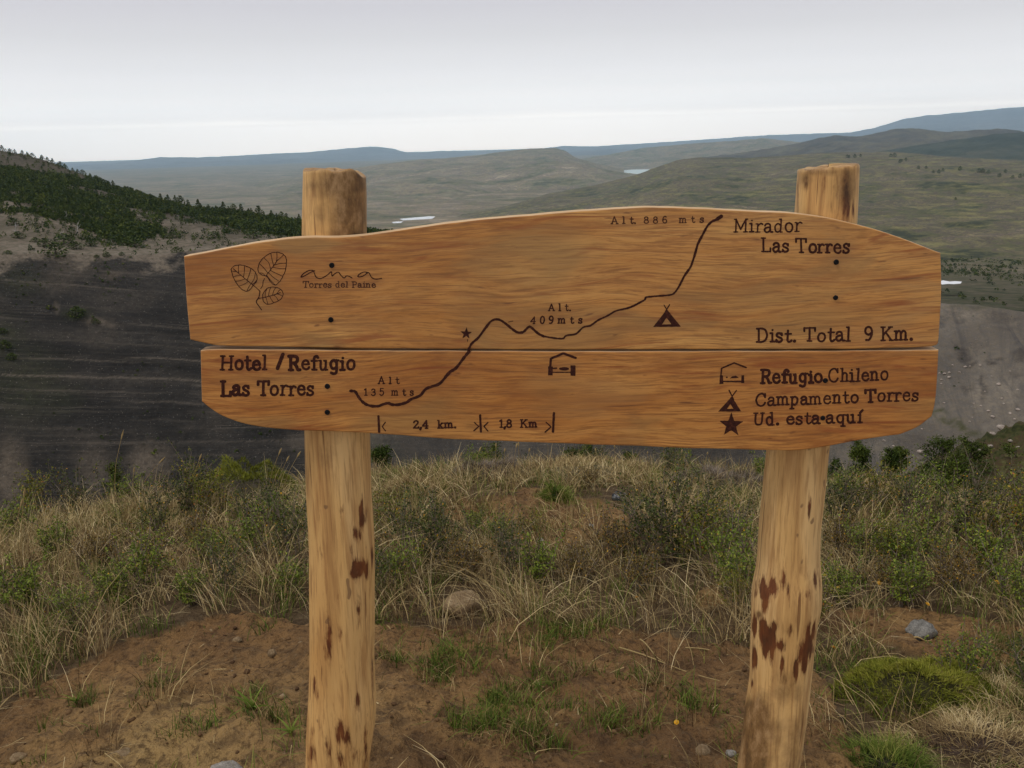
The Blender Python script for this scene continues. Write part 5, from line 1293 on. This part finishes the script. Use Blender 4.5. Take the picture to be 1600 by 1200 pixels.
for i, (px, py, up, s, l) in enumerate([
    (1400, 858, .05, 1.1, 'yellow flower high in the grass right of the right post'), (1378, 878, .05, 1.2, 'yellow flower just below the highest flower right of the right post'),
    (1310, 905, .04, .9, 'small yellow flower close to the right side of the right post'), (1373, 925, .04, 1.1, 'yellow flower above the bare soil right of the right post'),
    (1555, 928, .05, 1.3, 'orange-yellow flower among shrubs near the right edge'), (1301, 1027, .03, 1.3, 'yellow flower between the right post and the bright green cushion plant'),
    (1084, 840, .05, 1.0, 'orange flower among shrubs left of the right post'), (995, 950, .04, 1.0, 'yellow flower in the grass above the soil between the posts'),
    (725, 962, .055, 1.1, 'yellow flower in front of the round brown stone'), (1057, 1138, .015, .8, 'small orange flower lying low on the bare soil left of the right post'),
    (1448, 955, .03, .9, 'small yellow flower beside the grey stone')]):
    o = FL if i == 0 else copy_tree(FL)
    p = ground_at(px, py); o.location = (p.x, p.y, gz1(p.x, p.y) + up); o.scale = (s, s, s); o.rotation_euler = (-.5, .2 * math.sin(i), i)
    tag(o, l, 'flower', 'yellow flowers in the grass')

# ---- trees
def make_tree(h, w, seed, name='small_tree', limbs=34, leaves=3200, leaf=.05, shape=0, droop=0.0):
    rr = random.Random(seed); root = empty(name, (0, 0, 0))
    T = wander((0, 0, -.1), (0, 0, 1), h * .95 + .1, 8, .05, rr, .12)
    paths = [T]; radii = [[h * .016 * (1 - .85 * i / 8) + .004 for i in range(9)]]; C = []
    for i in range(limbs):
        t = rr.uniform(.08, .97); k = min(int(t * 8), 7); p = T[k].lerp(T[k + 1], t * 8 - k)
        a = rr.uniform(0, 6.28)
        prof = (1 - t) ** .75 if shape == 0 else math.sin(math.pi * min(1, .18 + .8 * t)) ** .7
        L = w * .5 * prof * rr.uniform(.65, 1.2) + .06 * h
        Q = wander(p, (math.cos(a), math.sin(a), .45 - droop), L, 5, .16, rr, .06)
        paths.append(Q); radii.append([h * .005 * (1 - .8 * q / 5) + .002 for q in range(6)])
        for _ in range(leaves // limbs):
            q = rr.uniform(.25, 1.0) * 5; m = min(int(q), 4); c = Q[m].lerp(Q[m + 1], q - m)
            sp = w * .045 + .01
            C.append((c.x + rr.gauss(0, sp), c.y + rr.gauss(0, sp), c.z + rr.gauss(0, sp * .8)))
    link('trunk', tube_mesh('trunk', paths[:1], radii[:1], 7), BARK, root)
    link('limb', tube_mesh('limb', paths[1:], radii[1:], 4), BARK, root)['kind'] = 'stuff'
    C = np.array(C); N = len(C)
    V = leaf_quads(C, rng.uniform(.6, 1.4, N) * leaf, .6).reshape(-1, 3)
    tn = np.clip(.5 + .55 * fbm(C[:, 0] * 3 / w + seed, C[:, 2] * 5 / h + C[:, 1] * 3 / w, seed, 3) + rng.normal(0, .16, N), 0, 1)
    link('crown', np_mesh('crown', V, np.arange(N * 4).reshape(-1, 4), {'tint': np.repeat(tn, 4)}), CRN, root)
    return root
def plant_tree(px, base_r, top_py, wpx, label, seed, shape=0, name='small_tree', leaves=3200, group=None, surf=None, sink=.1):
    q = at_r(px, 760, base_r)
    z = gz1(q.x, q.y) if surf is None else surf
    t = at_r(px, top_py, base_r); h = max(.5, t.z - z); w = wpx / FPX * (t - EYE).length
    o = make_tree(h, w, seed, name, leaves=int(leaves * 2.4), limbs=54, leaf=base_r * .0019, shape=shape)
    o.location = (q.x, q.y, z - sink * .3); return tag(o, label, 'tree' if name != 'bush' else 'bush', group)
plant_tree(598, 15, 686, 66, 'dark green young tree behind the grass just right of the left post', 1, 0, leaves=4200)
plant_tree(660, 16, 712, 34, 'small dark green bush behind the crest between the left post and the grey mound', 2, 1, 'bush', 1800)
plant_tree(757, 17, 686, 52, 'dark green bush showing just under the lower board behind the grey mound', 3, 1, 'bush', 2400)
plant_tree(885, 19, 694, 50, 'darkest of the three bushes in a row under the lower board', 4, 1, 'bush', 2400)
plant_tree(935, 18, 690, 70, 'widest of the three bushes in a row under the lower board', 5, 1, 'bush', 3400)
plant_tree(985, 18, 700, 48, 'lightest green bush, nearest the right post, of the three in a row under the board', 6, 1, 'bush', 2400)
plant_tree(178, 10, 712, 46, 'slender dark green bush rising beside the dark ravine wall at far left', 7, 0, 'bush', 2200)
plant_tree(1340, 34, 686, 64, 'feathery green young tree just right of the right post', 8, 0, leaves=4200)
plant_tree(1393, 36, 694, 56, 'dark green young tree second to the right of the right post', 9, 0, leaves=4000)
plant_tree(1417, 38, 692, 34, 'narrow dark green tree touching the second tree right of the right post', 13, 0, leaves=2200)
plant_tree(1302, 34, 712, 44, 'dark bush half hidden behind the right edge of the right post', 10, 1, 'bush', 2400)
plant_tree(1478, 37, 688, 76, 'broad dark green bush at the foot of the stony hillside', 11, 1, 'bush', 4200)
plant_tree(1525, 38, 684, 66, 'dark green rounded bush right beside the broad bush on the hillside', 12, 1, 'bush', 3800)
plant_tree(1578, 40, 690, 70, 'dark green bush at the right edge below the hillside boulders', 14, 1, 'bush', 3800)
plant_tree(1445, 34, 722, 48, 'low green bush in front of the broad bush by the hillside', 15, 1, 'bush', 2400)

# ---- far wood on the hill across the ravine
def surf_pts(V):
    px, py = to_px(V); return px, py
def surf_at(V, PX, px, py, lim=None):
    d = (PX[0] - px) ** 2 + (PX[1] - py) ** 2
    if lim: d[lim:] = 1e12
    i = np.unravel_index(np.argmin(d), d.shape); return Vector(V[i])
FPXS = surf_pts(FH_V); WPXS = surf_pts(W_V); GPXS = surf_pts(GH_V); SPXS = surf_pts(SH_V)
def clump_verts(P, h, w, nq=18, leaf=.5):
    """many small trees as leaf clumps: P (n,3)"""
    n = len(P)
    t = rng.uniform(.05, 1, (n, nq)); a = rng.uniform(0, 6.28, (n, nq)); q = np.sqrt(rng.uniform(0, 1, (n, nq))) * np.sin(np.pi * np.clip(.25 + .75 * t, 0, 1)) ** .8
    C = np.stack([P[:, 0, None] + q * w[:, None] * .5 * np.cos(a), P[:, 1, None] + q * w[:, None] * .5 * np.sin(a), P[:, 2, None] + t * h[:, None]], -1).reshape(-1, 3)
    sz = np.repeat(leaf * w, nq) * rng.uniform(.6, 1.4, n * nq)
    return leaf_quads(C, sz, .8).reshape(-1, 3), np.repeat(np.repeat(np.clip(rng.normal(.42, .22, n), 0, 1), nq) + rng.normal(0, .12, n * nq), 4)
def bil(V, ii, jj):
    i = np.clip(ii.astype(int), 0, V.shape[0] - 2); j = np.clip(jj.astype(int), 0, V.shape[1] - 2); a = (ii - i)[:, None]; b = (jj - j)[:, None]
    return (V[i, j] * (1 - a) + V[i + 1, j] * a) * (1 - b) + (V[i, j + 1] * (1 - a) + V[i + 1, j + 1] * a) * b
LOWX = [-600, 0, 60, 110, 160, 220, 250, 262, 285, 320, 400, 480, 640]; LOWY = [330, 334, 338, 350, 374, 380, 362, 334, 338, 352, 362, 370, 378]
UPX = [-600, -100, 0, 100, 200, 240, 300, 480, 640]; UPY = [200, 250, 262, 274, 298, 306, 312, 326, 350]
def far_wood():
    rows = 110; n = 60000
    n = 140000; ii = rng.uniform(0, rows - 1, n); jj = rng.uniform(0, FH_V.shape[1] - 1, n)
    P = bil(FH_V, ii, jj); px, py = to_px(P)
    lo = np.interp(px, LOWX, LOWY) + 7 * fbm(px / 22, py / 14, 401, 4); up = np.interp(px, UPX, UPY) + 9 * fbm(px / 30, py / 12, 402, 4)
    inside = (py < lo) & (py > up); gap = fbm(P[:, 0] / 28, P[:, 1] / 28, 403, 4)
    pr = np.where(inside, np.where(gap > -.26, .9, .08), np.where(py <= up, .055 + .10 * (gap > .15), .022 + .16 * (gap > .22)))
    k = (rng.uniform(size=n) < pr) & (px > -1200) & (px < 700)
    P = P[k]; m = len(P)
    h = rng.uniform(1.6, 4.2, m) * np.where(inside[k], 1, .75); w = h * rng.uniform(.7, 1.15, m)
    V, t = clump_verts(P - np.array([0, 0, .3]), h, w, 26, .28)
    me = np_mesh('far_wood', V, np.arange(len(V)).reshape(-1, 4), {'tint': t})
    tag(link('far_wood', me, CRN), kind='stuff')
far_wood()
def mini_tree(seed, nq=46, conic=True):
    nq *= 5; t = rng.uniform(.0, 1, nq); a = rng.uniform(0, 6.28, nq); q = np.sqrt(rng.uniform(0, 1, nq)) * ((1.05 - t) ** .8 if conic else np.sin(np.pi * np.clip(.2 + .75 * t, 0, 1)))
    C = np.stack([q * .42 * np.cos(a), q * .42 * np.sin(a), t], -1)
    V = leaf_quads(C, rng.uniform(.07, .13, nq), .8).reshape(-1, 3)
    root = empty('distant_tree', (0, 0, 0))
    link('trunk', tube_mesh('trunk', [[Vector((0, 0, -.1)), Vector((.01, 0, .4)), Vector((0, .01, .9))]], [[.035, .025, .008]], 5), BARK, root)
    link('crown', np_mesh('crown', V, np.arange(nq * 4).reshape(-1, 4), {'tint': np.repeat(np.clip(rng.normal(.35, .2, nq), 0, 1), 4)}), CRN, root)
    return root
MT = [mini_tree(1), mini_tree(2, 60, False), mini_tree(3, 40), mini_tree(4, 54)]; mt_used = [False] * 4
def far_tree(p, h, k, label, cat_='tree', group=None, wide=1.0):
    if not mt_used[k]: o = MT[k]; mt_used[k] = True
    else: o = copy_tree(MT[k])
    o.location = p; o.scale = (h * wide, h * wide, h); o.rotation_euler = (0, 0, random.uniform(0, 6.28)); return tag(o, label, cat_, group)
for i, px in enumerate([4, 14, 24, 33, 44, 52, 66, 75, 84, 92, 103, 112, 121, 131, 140, 150, 158, 167, 175, 198, 206, 218, 227]):
    row = 109; d = np.abs(FPXS[0][row] - px); j = int(np.argmin(d)); p = Vector(FH_V[row, j]); r_ = p.length
    far_tree(p - Vector((0, 0, 1.1)), random.uniform(6, 10) / FPX * r_, i % 4, 'small dark tree on the skyline of the steep upper slope at far left', group='trees on the upper skyline of the left hill', wide=1.5)
for i, px in enumerate([250, 262, 273, 281, 296, 309, 316, 327, 338, 349, 356, 366, 377, 388, 395, 404, 413, 424, 432, 441, 449, 457, 466, 580, 588, 594, 606, 632]):
    row = 109; d = np.abs(FPXS[0][row] - px); j = int(np.argmin(d)); p = Vector(FH_V[row, j]); r_ = p.length
    big = 1 if px < 500 else .55
    far_tree(p - Vector((0, 0, 1.3 * big)), big * random.uniform(12, 20) / FPX * r_, (i * 3) % 4, 'dark green tree on the lower skyline, left of the left post top' if px < 500 else 'tiny dark tree on the rocky rim right of the left post top', group='trees on the lower skyline of the left hill' if px < 500 else 'trees on the rim by the post top')
for i, (px, py, w) in enumerate([(30, 372, 22), (62, 366, 30), (70, 384, 26), (88, 392, 40), (100, 380, 36), (56, 378, 16), (142, 384, 22), (118, 388, 26), (165, 400, 14), (212, 386, 34), (268, 372, 24), (276, 392, 22), (335, 372, 26), (395, 372, 30), (440, 374, 22), (20, 350, 24), (12, 398, 16), (150, 402, 10), (190, 398, 10)]):
    p = surf_at(FH_V if py < 392 else W_V, FPXS if py < 392 else WPXS, px, py); r_ = p.length; h = w * .42 / FPX * r_
    far_tree(p - Vector((0, 0, h * .25)), h * 1.2, 1, 'low dark green bush on the sandy slope below the wood on the left', 'bush', 'bushes on the sandy slope', wide=2.3)
for i, (px, py, w) in enumerate([(120, 492, 26), (150, 505, 14), (10, 542, 20), (6, 520, 14), (20, 560, 16)]):
    p = surf_at(W_V, WPXS, px, py); r_ = p.length; h = w * .5 / FPX * r_
    far_tree(p - Vector((0, 0, h * .2)), h * 1.2, 1, 'dark bush clinging to the layered ravine wall on the left', 'bush', 'bushes on the ravine wall', wide=2.0)
# pale dead trees at the edge of the wood
PALEWOOD = M('bleached_wood', .9, .1); PALEWOOD.color(PALEWOOD.ramp(PALEWOOD.noise(PALEWOOD.coord(), 3, 3), [(.3, (.30, .285, .27)), (.7, (.48, .46, .44))])); PALEWOOD = PALEWOOD.m
def dead_tree(p, h, seed, label, lay=0.0, name='dead_tree', group=None):
    rr = random.Random(seed); root = empty(name, p)
    T = wander((0, 0, -.05 * h), (lay, 0, 1 - abs(lay) * .8), h, 6, .12, rr, .0)
    link('trunk', tube_mesh('trunk', [T], [[h * .035 * (1 - .7 * i / 6) for i in range(7)]], 5), PALEWOOD, root)
    for i in range(6):
        k = rr.randint(1, 5); Q = wander(T[k], (rr.gauss(0, 1), rr.gauss(0, 1), .7), h * rr.uniform(.25, .5), 4, .2, rr)
        link('branch', tube_mesh('branch', [Q], [[h * .018 * (1 - .7 * q / 4) for q in range(5)]], 4), PALEWOOD, root)
    return tag(root, label, 'dead tree', group)
for i, (px, py, hp, lay, l) in enumerate([(24, 366, 15, .3, 'pale bare dead tree among bushes at far left edge of the sandy slope'), (103, 345, 14, .1, 'upright pale dead trunk at the lower edge of the wood'), (121, 366, 18, .2, 'tallest pale dead tree on the sandy slope below the wood'), (92, 366, 11, .8, 'leaning pale dead tree left of the tallest dead tree'), (165, 378, 10, .95, 'fallen bleached trunk lying on the sandy slope below the wood')]):
    p = surf_at(FH_V, FPXS, px, py); dead_tree(p, hp / FPX * p.length, 50 + i, l, lay)
def slope_scrub():
    n = 26000; ii = rng.uniform(0, 258, n); jj = rng.uniform(0, W_V.shape[1] - 1, n); P = bil(W_V, ii, jj); px, py = to_px(P)
    f = fbm(P[:, 0] / 30, P[:, 1] / 18, 801, 4); u = ii / 259
    k = rng.uniform(size=n) < np.where(px < 640, .02 + .22 * (f > .22) + .30 * (u > .86) * (f > .0), .008 + .10 * (f > .3))
    P = P[k]; m = len(P); h = np.clip(rng.lognormal(-.75, .5, m), .2, 1.8)
    V, t = clump_verts(P - np.array([0, 0, .1]), h, h * rng.uniform(1.0, 2.0, m), 14, .4)
    tag(link('slope_scrub', np_mesh('slope_scrub', V, np.arange(len(V)).reshape(-1, 4), {'tint': t}), CRN), kind='stuff')
slope_scrub()
# trees dotted over the grassy hill on the right
for i, (px, py) in enumerate([(1322, 240), (1334, 239), (1343, 240), (1327, 239), (1393, 238), (1398, 240), (1407, 254), (1436, 262), (1459, 270), (1466, 270), (1474, 266), (1528, 268), (1536, 269), (1544, 269), (1571, 269), (1562, 275), (1582, 277), (1593, 277), (1599, 276), (1493, 312), (1408, 252), (1415, 250), (1448, 262), (1500, 266)]):
    p = surf_at(GH_V, GPXS, px, py + 1, 120); far_tree(p - Vector((0, 0, .5)), random.uniform(4, 6.5) / FPX * p.length, 1, 'tiny dark tree dotted on the grassy hillside behind the right post', group='trees dotted over the grassy hill', wide=1.3)
# riverside scrub down in the valley at right
def valley_scrub():
    n = 9000
    x, y = sector(n, 560, 1700, 12, 40); r = np.hypot(x, y)
    P = np.stack([x, y, valley_z(r)], -1); px, py = to_px(P)
    f = fbm(x / 90, y / 60, 501, 4)
    band = np.exp(-((py - 408 - .02 * (px - 1500)) / 26) ** 2)
    k = rng.uniform(size=n) < np.clip(.05 + 1.2 * band * (f > -.12) + .25 * (f > .25), 0, .85)
    k &= ~((py > 432) & (py < 452) & (px > 1455) & (px < 1515))
    P = P[k]; m = len(P); h = rng.uniform(2.5, 6, m)
    h *= .6; V, t = clump_verts(P - np.array([0, 0, .5]), h, h * rng.uniform(1.1, 2.2, m), 24, .25)
    tag(link('valley_scrub', np_mesh('valley_scrub', V, np.arange(len(V)).reshape(-1, 4), {'tint': t - .1}), CRN), kind='stuff')
valley_scrub()
# boulders
BLD = [rock_mesh('boulder', 60 + i, 2, .6, .35, .95) for i in range(4)]
for m_ in BLD: m_.materials.append(PINK)
def boulder(V, PX, px, py, w, label, group, k):
    p = surf_at(V, PX, px, py); s = .80 * w / FPX * (p - EYE).length / 2
    o = bpy.data.objects.new('boulder', BLD[k % 4]); COL.objects.link(o); o.location = p + Vector((0, 0, s * .2)); o.scale = (s, s * .8, s); o.rotation_euler = (.2 * math.sin(k), .2 * math.cos(k), k * 1.3)
    tag(o, label, 'boulder', group)
for i, (px, py, w) in enumerate([(1382, 689, 7), (1396, 697, 7), (1436, 707, 13), (1441, 670, 5), (1476, 630, 5), (1477, 585, 7), (1472, 594, 6), (1485, 582, 6), (1481, 590, 8), (1507, 574, 7), (1532, 571, 6), (1559, 601, 10), (1565, 623, 5), (1522, 630, 4), (1531, 634, 5), (1544, 642, 7), (1552, 651, 8), (1590, 640, 9), (1580, 647, 8), (1514, 658, 5), (1519, 653, 4), (1574, 612, 4), (1548, 588, 4), (1490, 571, 5), (1501, 582, 5), (1516, 572, 5), (1468, 584, 5), (1540, 612, 4), (1585, 655, 6), (1470, 600, 5), (1576, 580, 5), (1592, 610, 5), (1570, 632, 5)]):
    boulder(W_V, WPXS, px, py, w, 'pale boulder lying on the grey scree slope at the right', 'boulders on the scree slope', i)
for i, (px, py, w, l) in enumerate([(1567, 672, 20, 'largest pinkish boulder on top of the near hillside at right'), (1551, 682, 14, 'pale boulder left of the largest boulder on the hillside crest'), (1597, 668, 12, 'white boulder at the right edge on the hillside crest'), (1578, 690, 10, 'white boulder below the largest boulder on the hillside'), (1548, 700, 14, 'flat pale boulder above the rounded bush on the hillside'), (1532, 704, 9, 'small pale boulder at the upper left of the hillside bushes'), (1590, 700, 8, 'small white boulder above the bush at the right edge'), (1500, 712, 8, 'small pale boulder where the hillside crest drops to the scree')]):
    boulder(SH_V, SPXS, px, py, w, l, None, i + 40)
stone(1567, 748, 12, GREYS, 'grey stone in the meadow below the bush at the right edge', .7, seed=31, sink=.2)

# ---- the air
def haze():
    bm = bmesh.new(); bmesh.ops.create_cube(bm, size=1)
    me = bpy.data.meshes.new('haze'); bm.to_mesh(me); bm.free()
    m = bpy.data.materials.new('pale_air'); m.use_nodes = True; nt = m.node_tree; nt.nodes.clear()
    out = nt.nodes.new('ShaderNodeOutputMaterial'); v = nt.nodes.new('ShaderNodeVolumePrincipled')
    v.inputs['Color'].default_value = (.60, .82, 1.0, 1); v.inputs['Density'].default_value = HAZE; v.inputs['Anisotropy'].default_value = .85
    nt.links.new(v.outputs[0], out.inputs['Volume'])
    o = link('haze', me, m); o.scale = (70000, 36500, 1060); o.location = (0, 17500, 160)
    tag(o, kind='stuff')
HAZE = 4.4e-5
haze()
